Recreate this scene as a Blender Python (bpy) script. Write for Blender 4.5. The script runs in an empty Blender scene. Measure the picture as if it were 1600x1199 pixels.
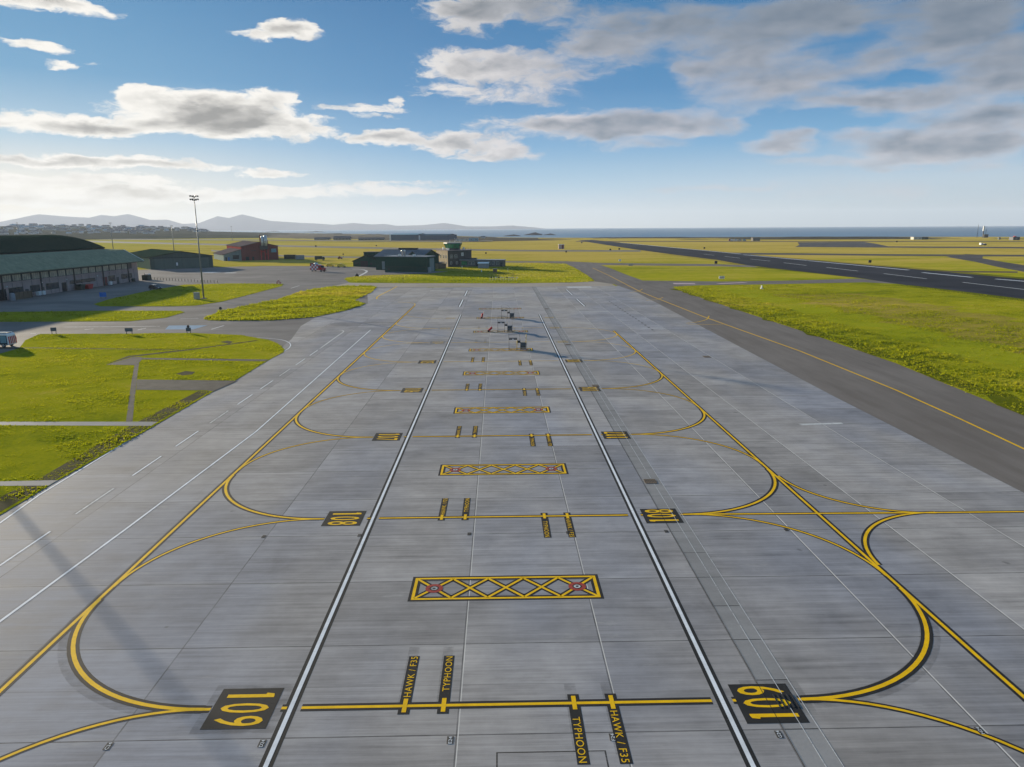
import bpy, bmesh, math, random
import numpy as np
from mathutils import Vector, Matrix
R = math.radians
rng = np.random.default_rng(7)
random.seed(7)
SC = bpy.context.scene
COL = SC.collection

# ------------------------------------------------------------------ camera (drone, 20 m above the apron)
CAM_H, CAM_PITCH, CAM_ROLL, CAM_YAW = 20.0, R(12.26), R(-0.3356), R(0.989)
CAM_F = 1121.06 / 1600.0                      # focal length / sensor width
fwd = Vector((math.sin(CAM_YAW) * math.cos(CAM_PITCH), math.cos(CAM_YAW) * math.cos(CAM_PITCH), -math.sin(CAM_PITCH)))
rgt = Vector((math.cos(CAM_YAW), -math.sin(CAM_YAW), 0))
upv = rgt.cross(fwd)
rgt, upv = rgt * math.cos(CAM_ROLL) + upv * math.sin(CAM_ROLL), upv * math.cos(CAM_ROLL) - rgt * math.sin(CAM_ROLL)
cd = bpy.data.cameras.new("drone_camera")
cd.lens = 36 * CAM_F
cd.sensor_width = 36
cd.clip_start, cd.clip_end = 0.5, 60000
cam = bpy.data.objects.new("drone_camera", cd)
M = Matrix((rgt, upv, -fwd)).transposed().to_4x4()
M.translation = Vector((0, 0, CAM_H))
cam.matrix_world = M
COL.objects.link(cam)
SC.camera = cam

def survey(px, py, z=0.0):
    """Map position (X, Y) of a ground point measured on the survey photo (1600 x 1199)."""
    d = rgt * ((px - 800) / 1121.06) - upv * ((py - 599.5) / 1121.06) + fwd
    t = (z - CAM_H) / d.z
    return (d.x * t, d.y * t)

def surveys(pts):
    return [survey(*p) for p in pts]

# ------------------------------------------------------------------ exposure, sun, sky
SC.view_settings.view_transform = 'Standard'
SC.view_settings.look = 'None'
SC.view_settings.gamma = 1.0
SC.view_settings.exposure = 1.04
EXPO = 2 ** SC.view_settings.exposure
SUN_EL, SUN_AZ = R(9.5), R(-44.2)             # azimuth from +Y towards +X
SKY_STRENGTH = 0.11
sun_dir = Vector((math.sin(SUN_AZ) * math.cos(SUN_EL), math.cos(SUN_AZ) * math.cos(SUN_EL), math.sin(SUN_EL)))
sl = bpy.data.lights.new("sun", 'SUN')
sl.energy = 5.0
sl.angle = R(0.53)
sl.color = (1.0, 0.87, 0.66)
so = bpy.data.objects.new("sun", sl)
so.rotation_euler = sun_dir.to_track_quat('Z', 'Y').to_euler()
COL.objects.link(so)

class NT:
    """Small helper to write node trees as expressions."""
    def __init__(self, tree):
        self.t = tree
    def n(self, kind, ins=None, **props):
        nd = self.t.nodes.new(kind)
        for k, v in props.items():
            setattr(nd, k, v)
        for k, v in (ins or {}).items():
            self.put(nd.inputs[k], v)
        return nd
    def put(self, sock, v):
        if isinstance(v, bpy.types.NodeSocket):
            self.t.links.new(v, sock)
        elif v is not None:
            if sock.type == 'RGBA' and len(v) == 3:
                v = (*v, 1)
            sock.default_value = v
    def m(self, op, a, b=None, c=None, clamp=False):
        nd = self.n('ShaderNodeMath', operation=op, use_clamp=clamp)
        for i, v in enumerate((a, b, c)):
            if v is not None:
                self.put(nd.inputs[i], v)
        return nd.outputs[0]
    def v(self, op, a, b=None):
        nd = self.n('ShaderNodeVectorMath', operation=op)
        self.put(nd.inputs[0], a)
        if b is not None:
            self.put(nd.inputs[1], b)
        return nd.outputs['Value'] if op in ('DOT_PRODUCT', 'LENGTH') else nd.outputs['Vector']
    def xyz(self, v):
        s = self.n('ShaderNodeSeparateXYZ', {0: v})
        return s.outputs
    def comb(self, x=0.0, y=0.0, z=0.0):
        return self.n('ShaderNodeCombineXYZ', {0: x, 1: y, 2: z}).outputs[0]
    def noise(self, vec, scale, detail=4.0, rough=0.55, out='Fac', dist=0.0):
        return self.n('ShaderNodeTexNoise', {'Vector': vec, 'Scale': scale, 'Detail': detail, 'Roughness': rough, 'Distortion': dist}).outputs[out]
    def smooth(self, x, a, b):
        nd = self.n('ShaderNodeMapRange', {'Value': x, 'From Min': a, 'From Max': b}, interpolation_type='SMOOTHSTEP')
        return nd.outputs[0]
    def lin(self, x, a, b, c=0.0, d=1.0):
        return self.n('ShaderNodeMapRange', {'Value': x, 'From Min': a, 'From Max': b, 'To Min': c, 'To Max': d}).outputs[0]
    def mix(self, f, a, b, blend='MIX'):
        nd = self.n('ShaderNodeMix', data_type='RGBA', blend_type=blend)
        self.put(nd.inputs[0], f); self.put(nd.inputs[6], a); self.put(nd.inputs[7], b)
        return nd.outputs[2]

CLOUDS = [(-20.5, 7.72, 6.26, 1.51, 1.3), (-23.7, 8.25, 2.78, 1.06, 1.0), (-16.3, 7.29, 4.41, 1.04, 1.0), (-29.2, 6.84, 6.15, 0.67, 1.1), (-16.6, 8.82, 1.97, 0.93, 0.7), (-29.1, 4.54, 8.42, 0.49, 1.0), (-23.7, 4.47, 4.44, 0.38, 0.7), (-29.6, 3.31, 8.02, 0.49, 0.75), (-24.3, 2.49, 13.24, 0.56, 0.95), (-31.5, 2.05, 9.15, 0.65, 0.9), (-16.5, 4.12, 2.68, 0.31, 0.7), (-8.7, 2.71, 6.22, 0.42, 0.7), (-10.6, 3.08, 2.84, 0.37, 0.6), (-6.8, 3.38, 5.79, 0.23, 0.45), (-14.7, 13.59, 2.19, 0.8, 1.0), (-16.7, 13.07, 1.72, 0.48, 0.8), (-30.1, 13.77, 3.78, 0.64, 1.0), (-31.1, 11.25, 2.04, 0.36, 0.7), (-29.1, 10.47, 1.0, 0.26, 0.7), (-27.5, 10.4, 0.52, 0.19, 0.5), (-8.1, 6.73, 3.55, 0.63, 0.9), (-2.8, 6.36, 4.36, 0.82, 1.0), (-0.1, 5.53, 3.42, 0.65, 0.9), (-10.3, 8.73, 3.24, 0.35, 0.6), (-7.5, 9.18, 0.66, 0.35, 0.6), (-9.5, 8.18, 1.87, 0.26, 0.5), (8.3, 7.48, 9.46, 1.17, 1.2), (13.5, 7.56, 5.07, 1.15, 1.1), (2.1, 7.57, 3.39, 0.63, 0.8), (10.8, 6.21, 4.25, 0.63, 0.6), (-0.3, 11.55, 5.94, 1.37, 1.0), (4.0, 10.87, 4.29, 1.81, 0.8), (-3.7, 10.02, 2.86, 0.7, 0.6), (1.1, 9.59, 5.28, 0.79, 0.6), (-1.7, 15.27, 4.21, 1.45, 1.0), (3.0, 15.54, 4.21, 1.12, 0.9), (8.7, 13.28, 5.1, 2.47, 1.0), (13.2, 13.89, 5.4, 2.01, 1.1), (18.6, 12.94, 5.58, 2.39, 1.1), (17.4, 11.0, 5.7, 1.65, 1.1), (23.5, 13.49, 7.23, 2.3, 1.2), (30.3, 12.71, 5.73, 2.56, 1.4), (33.5, 9.43, 5.11, 2.6, 1.2), (21.7, 9.69, 8.36, 1.48, 1.1), (28.6, 8.37, 7.56, 1.35, 1.1), (17.5, 9.11, 5.3, 0.93, 0.7), (33.1, 6.45, 5.57, 1.55, 1.1), (26.9, 10.67, 3.47, 1.17, 0.8), (20.5, 5.75, 3.25, 0.87, 0.9), (22.4, 6.1, 1.52, 0.77, 0.8), (28.1, 5.51, 4.25, 1.32, 1.2), (25.7, 5.93, 2.01, 0.84, 0.9), (32.2, 5.03, 4.64, 1.03, 1.2), (28.2, 4.43, 9.28, 0.5, 0.8), (18.8, 8.41, 5.67, 0.85, 0.6), (25.6, 2.75, 4.49, 1.13, 0.6), (29.2, 2.22, 4.61, 1.1, 0.5), (17.0, 2.69, 6.38, 0.28, 0.5), (34.4, 1.35, 2.08, 0.28, 0.4), (34.1, 3.87, 3.1, 0.39, 0.5)]

def cloud_group():
    """Cloud thickness as a function of compass bearing and height above the horizon (degrees)."""
    g = bpy.data.node_groups.new("cloud_field", 'ShaderNodeTree')
    g.interface.new_socket("P", in_out='INPUT', socket_type='NodeSocketVector')
    g.interface.new_socket("Density", in_out='OUTPUT', socket_type='NodeSocketFloat')
    g.interface.new_socket("Thickness", in_out='OUTPUT', socket_type='NodeSocketFloat')
    N = NT(g)
    gi = g.nodes.new('NodeGroupInput'); go = g.nodes.new('NodeGroupOutput')
    p = gi.outputs[0]
    w1 = N.noise(N.v('MULTIPLY', p, (0.16, 0.55, 1)), 1.0, 3.0, 0.5, 'Color')
    w2 = N.noise(N.v('MULTIPLY', p, (0.55, 1.5, 1)), 1.0, 3.0, 0.6, 'Color')
    q = N.v('ADD', p, N.v('MULTIPLY', N.v('SUBTRACT', w1, (.5, .5, .5)), (4.2, 1.5, 0)))
    q = N.v('ADD', q, N.v('MULTIPLY', N.v('SUBTRACT', w2, (.5, .5, .5)), (1.9, 0.85, 0)))
    acc = -1.0
    for (a, e, rx, ry, h) in CLOUDS:
        d = N.v('MULTIPLY', N.v('SUBTRACT', q, (a, e, 0)), (0.88 / rx, 0.88 / ry, 0))
        f = N.m('MULTIPLY_ADD', N.v('DOT_PRODUCT', d, d), -h, h)
        acc = N.m('SMOOTH_MAX', acc, f, 0.25)
    for (a, e, rx, ry, h) in [(10.8, 10.4, 3.0, 1.0, 0.7), (26.0, 12.0, 4.6, 0.8, 0.5), (27.0, 9.3, 4.4, 0.7, 0.5), (23.0, 7.3, 4.4, 0.7, 0.5)]:   # blue gaps
        d = N.v('MULTIPLY', N.v('SUBTRACT', q, (a, e, 0)), (0.8 / rx, 0.8 / ry, 0))
        f = N.m('MAXIMUM', N.m('MULTIPLY_ADD', N.v('DOT_PRODUCT', d, d), -h, h), 0.0)
        acc = N.m('SUBTRACT', acc, f)
    s = N.xyz(p)
    # high scattered cloud outside the measured part of the sky, all round
    elsewhere = N.m('MULTIPLY', N.m('MAXIMUM', N.smooth(N.m('ABSOLUTE', s[0]), 38, 50), N.smooth(s[1], 16.5, 22)), 1.0)
    acc = N.m('MAXIMUM', N.m('MAXIMUM', acc, -1.0), N.m('SUBTRACT', N.m('MULTIPLY', elsewhere, 0.95), 1.0))
    c1 = N.v('ADD', N.v('MULTIPLY', q, (0.33, 0.85, 1)), (3.1, 7.7, 0))
    f1 = N.noise(c1, 1.0, 9.0, 0.60)
    fs = N.noise(N.v('MULTIPLY', c1, (0.55, 0.55, 1)), 1.0, 4.0, 0.50)
    f2 = N.noise(N.v('MULTIPLY', q, (1.5, 3.2, 1)), 1.0, 7.0, 0.62)
    veil = N.noise(N.v('MULTIPLY', p, (0.12, 1.1, 1)), 1.0, 5.0, 0.55)
    sharp = N.m('ADD', N.m('MULTIPLY', N.m('SUBTRACT', f1, 0.5), 1.9), N.m('MULTIPLY', N.m('SUBTRACT', f2, 0.5), 0.85))
    soft = N.m('ADD', N.m('MULTIPLY', N.m('SUBTRACT', fs, 0.5), 2.4), N.m('MULTIPLY', N.m('SUBTRACT', veil, 0.5), 0.6))
    right = N.smooth(s[0], -2, 20)
    fb = N.m('ADD', N.m('MULTIPLY', sharp, N.m('MULTIPLY_ADD', right, -0.72, 1.0)), N.m('MULTIPLY', soft, N.m('MULTIPLY', right, 0.72)))
    den = N.m('ADD', acc, N.m('SUBTRACT', fb, 0.12))
    g.links.new(den, go.inputs[0])
    thick = N.m('ADD', acc, N.m('MULTIPLY', soft, 0.55))
    g.links.new(thick, go.inputs[1])
    return g

w = bpy.data.worlds.new("World")
SC.world = w
w.use_nodes = True
w.node_tree.nodes.clear()
N = NT(w.node_tree)
sky = N.n('ShaderNodeTexSky', sky_type='NISHITA', sun_disc=False)
sky.sun_elevation = SUN_EL
sky.sun_rotation = SUN_AZ
sky.air_density, sky.dust_density, sky.ozone_density = 1.0, 0.6, 3.0
gen = N.n('ShaderNodeTexCoord').outputs['Generated']
sx = N.xyz(gen)
az = N.m('MULTIPLY', N.m('ARCTAN2', sx[0], sx[1]), 57.29578)
el = N.m('MULTIPLY', N.m('ARCSINE', sx[2]), 57.29578)
P0 = N.comb(az, el, 0.0)
grp = cloud_group()
def dens(vec):
    nd = N.n('ShaderNodeGroup'); nd.node_tree = grp
    N.put(nd.inputs[0], vec)
    return nd.outputs
d0, thick = dens(P0)[:2]
right = N.smooth(az, -8, 14)
alpha = N.smooth(N.m('SUBTRACT', d0, N.m('MULTIPLY', right, 0.04)), -0.04, N.m('MULTIPLY_ADD', right, 0.50, 0.50))
core = N.smooth(N.m('ADD', N.m('MULTIPLY', thick, 0.75), N.m('MULTIPLY', d0, 0.25)), N.m('MULTIPLY_ADD', right, -0.22, 0.50), N.m('MULTIPLY_ADD', right, 0.40, 1.30))
def lumps(off):                                                     # billows, compared with the same billows a step towards the sun
    return N.noise(N.v('MULTIPLY', N.v('ADD', P0, off), (0.36, 0.85, 1)), 1.0, 2.5, 0.5, dist=0.2)
lit = N.m('MULTIPLY', N.m('SUBTRACT', lumps((0, 0, 0)), lumps((-0.55, 0.50, 0))), 1.1)
side = N.smooth(az, -20, 12)                                        # far from the sun the clouds are duller
upper = N.smooth(N.m('ADD', el, N.m('MULTIPLY', az, 0.12)), 9, 18)
white = N.mix(side, (1.0, 0.96, 0.89), (0.62, 0.59, 0.61))
white = N.mix(N.m('MULTIPLY', N.m('MULTIPLY', side, upper), 0.92), white, (0.27, 0.305, 0.345))
grey = N.mix(side, (0.31, 0.30, 0.28), (0.18, 0.215, 0.262))
lowl = N.smooth(el, 4.6, 1.2)                                       # the low bands near the horizon are thin and creamy
grey = N.mix(lowl, grey, N.mix(side, (0.58, 0.53, 0.44), (0.42, 0.47, 0.52)))
shade = N.m('SUBTRACT', N.m('MULTIPLY', core, 1.02), lit, clamp=True)
cloud = N.mix(shade, white, grey)
cloud = N.mix(1.0, cloud, (1 / (EXPO * SKY_STRENGTH),) * 3, 'MULTIPLY')
low = N.smooth(el, 0.0, 5.0)
alpha = N.m('MULTIPLY', alpha, N.m('MULTIPLY', N.m('MULTIPLY_ADD', low, 0.25, 0.72), N.m('MULTIPLY_ADD', right, -0.10, 1.0)))
def ramp(x, stops):
    nd = N.n('ShaderNodeValToRGB', {0: x})
    e = nd.color_ramp.elements
    while len(e) < len(stops): e.new(0.5)
    for i, (p, c) in enumerate(stops):
        e[i].position = p; e[i].color = (*c, 1)
    return nd.outputs[0]
t40 = N.m('DIVIDE', el, 40.0)
near_sun = ramp(t40, [(0.0, (1.0, 0.87, 0.64)), (.03, (1.0, 0.89, 0.69)), (.08, (0.93, 0.88, 0.76)), (.15, (0.45, 0.62, 0.74)), (.25, (0.14, 0.37, 0.60)), (.40, (0.065, 0.265, 0.51)), (.55, (0.03, 0.16, 0.36)), (1.0, (0.13, 0.25, 0.42))])
mid_sky = ramp(t40, [(0.0, (0.66, 0.71, 0.73)), (.03, (0.58, 0.68, 0.73)), (.08, (0.36, 0.57, 0.73)), (.15, (0.15, 0.39, 0.65)), (.25, (0.040, 0.235, 0.50)), (.40, (0.009, 0.155, 0.39)), (.55, (0.03, 0.16, 0.36)), (1.0, (0.13, 0.25, 0.42))])
far_sky = ramp(t40, [(0.0, (0.40, 0.52, 0.60)), (.03, (0.47, 0.59, 0.66)), (.08, (0.46, 0.60, 0.71)), (.15, (0.13, 0.38, 0.64)), (.25, (0.018, 0.205, 0.47)), (.40, (0.010, 0.14, 0.36)), (.55, (0.03, 0.16, 0.36)), (1.0, (0.13, 0.25, 0.42))])
skyc = N.mix(N.smooth(az, -36, 0), near_sun, mid_sky)
skyc = N.mix(N.smooth(az, -2, 36), skyc, far_sky)
skyc = N.mix(1.0, skyc, (1 / (EXPO * SKY_STRENGTH),) * 3, 'MULTIPLY')
nish = N.mix(1.0, sky.outputs[0], (2.0, 2.3, 2.8), 'DARKEN')     # clear-air scattering under the graded haze, its glare held back
skyc = N.mix(0.08, skyc, nish)
bgc = N.mix(alpha, skyc, cloud)
bg = N.n('ShaderNodeBackground', {'Color': bgc, 'Strength': SKY_STRENGTH})
wo = N.n('ShaderNodeOutputWorld', {'Surface': bg.outputs[0]})
w.cycles.sampling_method = 'MANUAL'
w.cycles.sample_map_resolution = 512
SC.cycles.max_bounces = 6
SC.cycles.diffuse_bounces = 2
SC.cycles.glossy_bounces = 2
SC.cycles.transmission_bounces = 3
SC.cycles.volume_bounces = 0
SC.cycles.transparent_max_bounces = 8

# ------------------------------------------------------------------ materials
MATS = {}
def new_mat(name):
    m = bpy.data.materials.new(name); m.use_nodes = True
    m.node_tree.nodes.clear()
    return m, NT(m.node_tree)
def finish(m, N, shader, disp=None):
    o = N.n('ShaderNodeOutputMaterial', {'Surface': shader})
    MATS[m.name] = m
    return m
def pbsdf(N, color, rough=0.7, metal=0.0, bump=None, bstr=0.3, bdist=0.05, spec=0.5):
    ins = {'Base Color': color, 'Roughness': rough, 'Metallic': metal, 'Specular IOR Level': spec}
    if bump is not None:
        ins['Normal'] = N.n('ShaderNodeBump', {'Height': bump, 'Strength': bstr, 'Distance': bdist}).outputs[0]
    return N.n('ShaderNodeBsdfPrincipled', ins).outputs[0]
def plain(name, color, rough=0.6, metal=0.0, vary=0.18, scale=1.5, bump=0.15, spec=0.25):
    """Paint / metal / render with uneven weathering."""
    m, N = new_mat(name)
    P = N.n('ShaderNodeNewGeometry').outputs['Position']
    a = N.noise(P, scale, 5.0, 0.65)
    b = N.noise(N.v('MULTIPLY', P, (3.0, 3.0, 0.35)), scale * 1.2, 4.0, 0.6)      # vertical weather streaks
    f = N.m('ADD', N.m('MULTIPLY', a, 0.6), N.m('MULTIPLY', b, 0.4))
    k = N.lin(f, 0.3, 0.7, 1 - vary, 1 + vary)
    c = N.mix(1.0, color, N.comb(k, k, k), 'MULTIPLY')
    r = N.lin(a, 0.3, 0.7, max(0.05, rough - 0.12), min(1, rough + 0.12))
    return finish(m, N, pbsdf(N, c, r, metal, a, bump, 0.03, spec))
def ribbed(name, color, rough=0.5, pitch=0.35, vary=0.15, metal=0.0):
    """Profiled sheet cladding: vertical ribs from a wave along the object's own x."""
    m, N = new_mat(name)
    tc = N.n('ShaderNodeTexCoord').outputs['Object']
    s = N.xyz(tc)
    u = N.m('ADD', s[0], s[1])
    rib = N.m('PINGPONG', N.m('DIVIDE', u, pitch), 0.5)
    a = N.noise(tc, 0.5, 5.0, 0.6)
    b = N.noise(N.v('MULTIPLY', tc, (1.6, 1.6, 0.15)), 1.0, 4.0, 0.6)
    k = N.lin(N.m('ADD', N.m('MULTIPLY', a, .5), N.m('MULTIPLY', b, .5)), .3, .7, 1 - vary, 1 + vary)
    c = N.mix(1.0, color, N.comb(k, k, k), 'MULTIPLY')
    return finish(m, N, pbsdf(N, c, rough, metal, N.smooth(rib, 0.1, 0.3), 0.35, 0.03, 0.0))
def glass(name, color, rough=0.08):
    m, N = new_mat(name)
    P = N.n('ShaderNodeNewGeometry').outputs['Position']
    a = N.noise(P, 0.7, 2.0, 0.5)
    k = N.lin(a, 0.3, 0.7, 0.6, 1.4)
    c = N.mix(1.0, color, N.comb(k, k, k), 'MULTIPLY')
    return finish(m, N, pbsdf(N, c, rough, 0.0, None, spec=0.8))

# grass: mown airfield turf, broad drifts of straw and moss
def grass_mat(name, tuft=False, green=(0.135, 0.172, 0.011), lime=(0.285, 0.290, 0.014), straw=(0.400, 0.325, 0.060)):
    m, N = new_mat(name)
    P = N.n('ShaderNodeNewGeometry').outputs['Position']
    big = N.noise(N.v('MULTIPLY', P, (0.012, 0.03, 0.02)), 1.0, 4.0, 0.6)
    mid = N.noise(P, 0.22, 5.0, 0.65)
    fine = N.noise(P, 2.6, 5.0, 0.7)
    f = N.m('ADD', N.m('ADD', N.m('MULTIPLY', big, 0.45), N.m('MULTIPLY', mid, 0.35)), N.m('MULTIPLY', fine, 0.30))
    bands = N.noise(N.v('MULTIPLY', P, (0.0022, 0.016, 0.02)), 1.0, 4.0, 0.6)
    f = N.m('ADD', f, N.m('MULTIPLY', N.m('SUBTRACT', bands, 0.5), 0.38))
    c = N.mix(N.smooth(f, 0.38, 0.58), green, lime)
    c = N.mix(N.smooth(f, 0.56, 0.72), c, straw)
    # the open airfield beyond the tower is drier than the lawns round the apron
    yd = N.m('ADD', N.xyz(P)[1], N.m('MULTIPLY', N.m('SUBTRACT', big, 0.5), 500))
    dry = N.m('MULTIPLY', N.smooth(yd, 240, 560), N.m('MULTIPLY_ADD', N.smooth(N.xyz(P)[0], -650, -60), 0.55, 0.33))
    c = N.mix(dry, c, N.mix(N.smooth(f, .40, .60), (0.275, 0.232, 0.036), (0.410, 0.315, 0.085)))
    if tuft:
        rnd = N.n('ShaderNodeNewGeometry').outputs['Random Per Island']
        k = N.lin(rnd, 0, 1, 0.85, 1.35)
        c = N.mix(1.0, c, N.comb(k, k, k), 'MULTIPLY')
        d = N.n('ShaderNodeBsdfDiffuse', {'Color': c}).outputs[0]
        t = N.n('ShaderNodeBsdfTranslucent', {'Color': N.mix(1.0, c, (1.1, 1.1, 0.7), 'MULTIPLY')}).outputs[0]
        return finish(m, N, N.n('ShaderNodeMixShader', {0: 0.55, 1: d, 2: t}).outputs[0])
    h = N.m('ADD', N.m('MULTIPLY', fine, 0.7), N.m('MULTIPLY', N.noise(P, 9.0, 4.0, 0.7), 0.5))
    bmp = N.n('ShaderNodeBump', {'Height': h, 'Strength': 0.55, 'Distance': 0.25}).outputs[0]
    d = N.n('ShaderNodeBsdfDiffuse', {'Color': c, 'Normal': bmp}).outputs[0]
    sh = N.n('ShaderNodeBsdfSheen', {'Color': N.mix(1.0, c, (1.6, 1.5, 0.9), 'MULTIPLY'), 'Roughness': 0.6}).outputs[0]
    return finish(m, N, N.n('ShaderNodeMixShader', {0: 0.14, 1: d, 2: sh}).outputs[0])
grass_mat("turf"); grass_mat("turf_tufts", True)
grass_mat("dark_turf", False, (0.060, 0.085, 0.008), (0.115, 0.130, 0.010), (0.17, 0.15, 0.03))
grass_mat("fresh_turf", False, (0.170, 0.210, 0.011), (0.260, 0.285, 0.015), (0.32, 0.31, 0.03))
grass_mat("straw_turf", False, (0.150, 0.145, 0.020), (0.270, 0.230, 0.045), (0.40, 0.31, 0.09))

# concrete bays of the apron: brushed across, every bay poured a little differently
JX = [-36.5, -29.55, -22.6, -15.6, -9.0, -1.88, 4.8, 11.35, 19.4, 26.3, 33.1]
def concrete_mat():
    m, N = new_mat("apron_concrete")
    P = N.n('ShaderNodeNewGeometry').outputs['Position']
    s = N.xyz(P)
    x, y = s[0], s[1]
    yy = N.m('DIVIDE', N.m('SUBTRACT', y, 5.85), 6.48)
    iy = N.m('FLOOR', yy)
    ix = 0.0
    for j in JX:
        ix = N.m('ADD', ix, N.m('GREATER_THAN', x, j))
    cell = N.n('ShaderNodeTexWhiteNoise', {'Vector': N.comb(ix, iy, 3.0)}, noise_dimensions='3D')
    bayv = cell.outputs['Value']
    lane = N.n('ShaderNodeTexWhiteNoise', {'Vector': N.comb(ix, 17.0, 1.0)}, noise_dimensions='3D').outputs['Value']
    off = N.m('MULTIPLY', bayv, 40.0)
    sp = N.comb(N.m('ADD', x, off), N.m('ADD', y, off), 0.0)
    streak = N.noise(N.v('MULTIPLY', sp, (0.10, 2.2, 1)), 1.0, 7.0, 0.7)
    streak2 = N.noise(N.v('MULTIPLY', sp, (0.16, 7.0, 1)), 1.0, 5.0, 0.75)
    blot = N.noise(sp, 0.28, 6.0, 0.65)
    blot2 = N.noise(N.v('MULTIPLY', P, (0.05, 0.02, 1)), 1.0, 3.0, 0.6)
    f = N.m('ADD', N.m('MULTIPLY', streak, 0.38), N.m('ADD', N.m('MULTIPLY', blot, 0.36), N.m('MULTIPLY', streak2, 0.26)))
    k = N.lin(f, 0.34, 0.66, 0.56, 1.48)
    k = N.m('MULTIPLY', k, N.lin(bayv, 0, 1, 0.87, 1.13))
    k = N.m('MULTIPLY', k, N.lin(lane, 0, 1, 0.94, 1.06))
    tint = N.mix(cell.outputs['Color'], (0.262, 0.250, 0.247), (0.240, 0.250, 0.275))
    tint = N.mix(N.smooth(blot2, 0.40, 0.62), (0.322, 0.300, 0.282), (0.264, 0.265, 0.286))
    c = N.mix(1.0, tint, N.comb(k, k, k), 'MULTIPLY')
    # pale laitance scuffs
    sc = N.smooth(N.noise(N.v('MULTIPLY', sp, (0.22, 0.8, 1)), 1.0, 8.0, 0.75), 0.57, 0.75)
    c = N.mix(N.m('MULTIPLY', sc, 0.55), c, (0.46, 0.44, 0.41))
    # oil and tyre stains
    st = N.smooth(N.noise(N.v('MULTIPLY', P, (0.12, 0.09, 1)), 1.0, 6.0, 0.7), 0.58, 0.78)
    c = N.mix(N.m('MULTIPLY', st, 0.40), c, (0.115, 0.105, 0.098))
    # small oil drips and rubber scuffs
    vo = N.n('ShaderNodeTexVoronoi', {'Vector': N.v('ADD', P, N.v('MULTIPLY', N.noise(P, 1.3, 3.0, 0.6, 'Color'), (0.5, 0.5, 0))), 'Scale': 0.42})
    few = N.m('GREATER_THAN', N.xyz(vo.outputs['Color'])[0], 0.70)
    size = N.m('MULTIPLY_ADD', N.xyz(vo.outputs['Color'])[1], 0.12, 0.02)
    drip = N.m('MULTIPLY', few, N.m('SUBTRACT', 1.0, N.smooth(vo.outputs['Distance'], N.m('MULTIPLY', size, 0.4), size)))
    c = N.mix(N.m('MULTIPLY', drip, 0.42), c, (0.085, 0.078, 0.072))
    rub = N.smooth(N.noise(N.v('MULTIPLY', P, (0.05, 1.6, 1)), 1.0, 4.0, 0.8), 0.62, 0.76)
    c = N.mix(N.m('MULTIPLY', rub, 0.28), c, (0.12, 0.112, 0.108))
    # dust lodged along the joints
    fy0 = N.m('SUBTRACT', yy, iy)
    nearj = N.m('SUBTRACT', 1.0, N.smooth(N.m('MINIMUM', fy0, N.m('SUBTRACT', 1.0, fy0)), 0.004, 0.085))
    c = N.mix(N.m('MULTIPLY', nearj, N.lin(N.noise(N.v('MULTIPLY', P, (0.3, 1.2, 1)), 1.0, 4.0, 0.7), .40, .68, 0.0, 0.36)), c, (0.46, 0.44, 0.42))
    # saw-cut cross joints (dark) and sealed long joints (pale sealant, sun glint painted in)
    fy = N.m('SUBTRACT', yy, iy)
    jy = N.m('LESS_THAN', N.m('MINIMUM', fy, N.m('SUBTRACT', 1.0, fy)), 0.0050)
    half = N.m('ABSOLUTE', N.m('SUBTRACT', fy, 0.5))
    jn = N.noise(P, 0.6, 3.0, 0.6)
    jh = N.m('MULTIPLY', N.m('LESS_THAN', half, 0.0022), N.m('GREATER_THAN', bayv, 0.55))
    c = N.mix(N.m('MULTIPLY', jy, N.lin(jn, .3, .7, .45, .95)), c, (0.052, 0.050, 0.050))
    c = N.mix(N.m('MULTIPLY', jh, 0.45), c, (0.06, 0.06, 0.06))
    dx = 99.0
    for j in JX:
        dx = N.m('MINIMUM', dx, N.m('ABSOLUTE', N.m('SUBTRACT', x, j)))
    jl = 0.0
    for j in JX:
        jl = N.m('ADD', jl, N.m('COMPARE', x, j + 0.06, 0.034 if j > 15 else 0.022))
    jdark = N.m('LESS_THAN', dx, 0.035)
    c = N.mix(N.m('MULTIPLY', jdark, N.lin(jn, .3, .7, .3, .8)), c, (0.07, 0.068, 0.066))
    pale = N.m('MULTIPLY', jl, N.m('GREATER_THAN', x, -4.0), clamp=True)
    c = N.mix(N.m('MULTIPLY', pale, N.lin(jn, .3, .7, .6, 1.0)), c, (0.72, 0.68, 0.62))
    r = N.lin(f, 0.3, 0.7, 0.68, 0.9)
    h = N.m('ADD', N.m('MULTIPLY', streak2, 0.6), N.noise(P, 14.0, 3.0, 0.6))
    return finish(m, N, pbsdf(N, c, r, 0.0, h, 0.12, 0.02, 0.07))
concrete_mat()
def asphalt(name, col, col2, streakdir=(0.5, 0.05, 1), rough=0.75, patch=True):
    m, N = new_mat(name)
    P = N.n('ShaderNodeNewGeometry').outputs['Position']
    a = N.noise(N.v('MULTIPLY', P, streakdir), 1.0, 6.0, 0.65)
    b = N.noise(P, 0.05, 5.0, 0.6)
    d = N.noise(P, 7.0, 3.0, 0.7)
    f = N.m('ADD', N.m('ADD', N.m('MULTIPLY', a, .45), N.m('MULTIPLY', b, .4)), N.m('MULTIPLY', d, .15))
    c = N.mix(N.smooth(f, 0.36, 0.64), col, col2)
    if patch:
        st = N.smooth(N.noise(N.v('MULTIPLY', P, (.3, .06, 1)), 1.0, 5.0, .7), .6, .8)
        c = N.mix(N.m('MULTIPLY', st, .4), c, tuple(v * .55 for v in col))
    return finish(m, N, pbsdf(N, c, rough, 0.0, d, 0.2, 0.02, 0.02))
asphalt("taxiway_asphalt", (0.165, 0.143, 0.124), (0.230, 0.203, 0.180))
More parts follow.
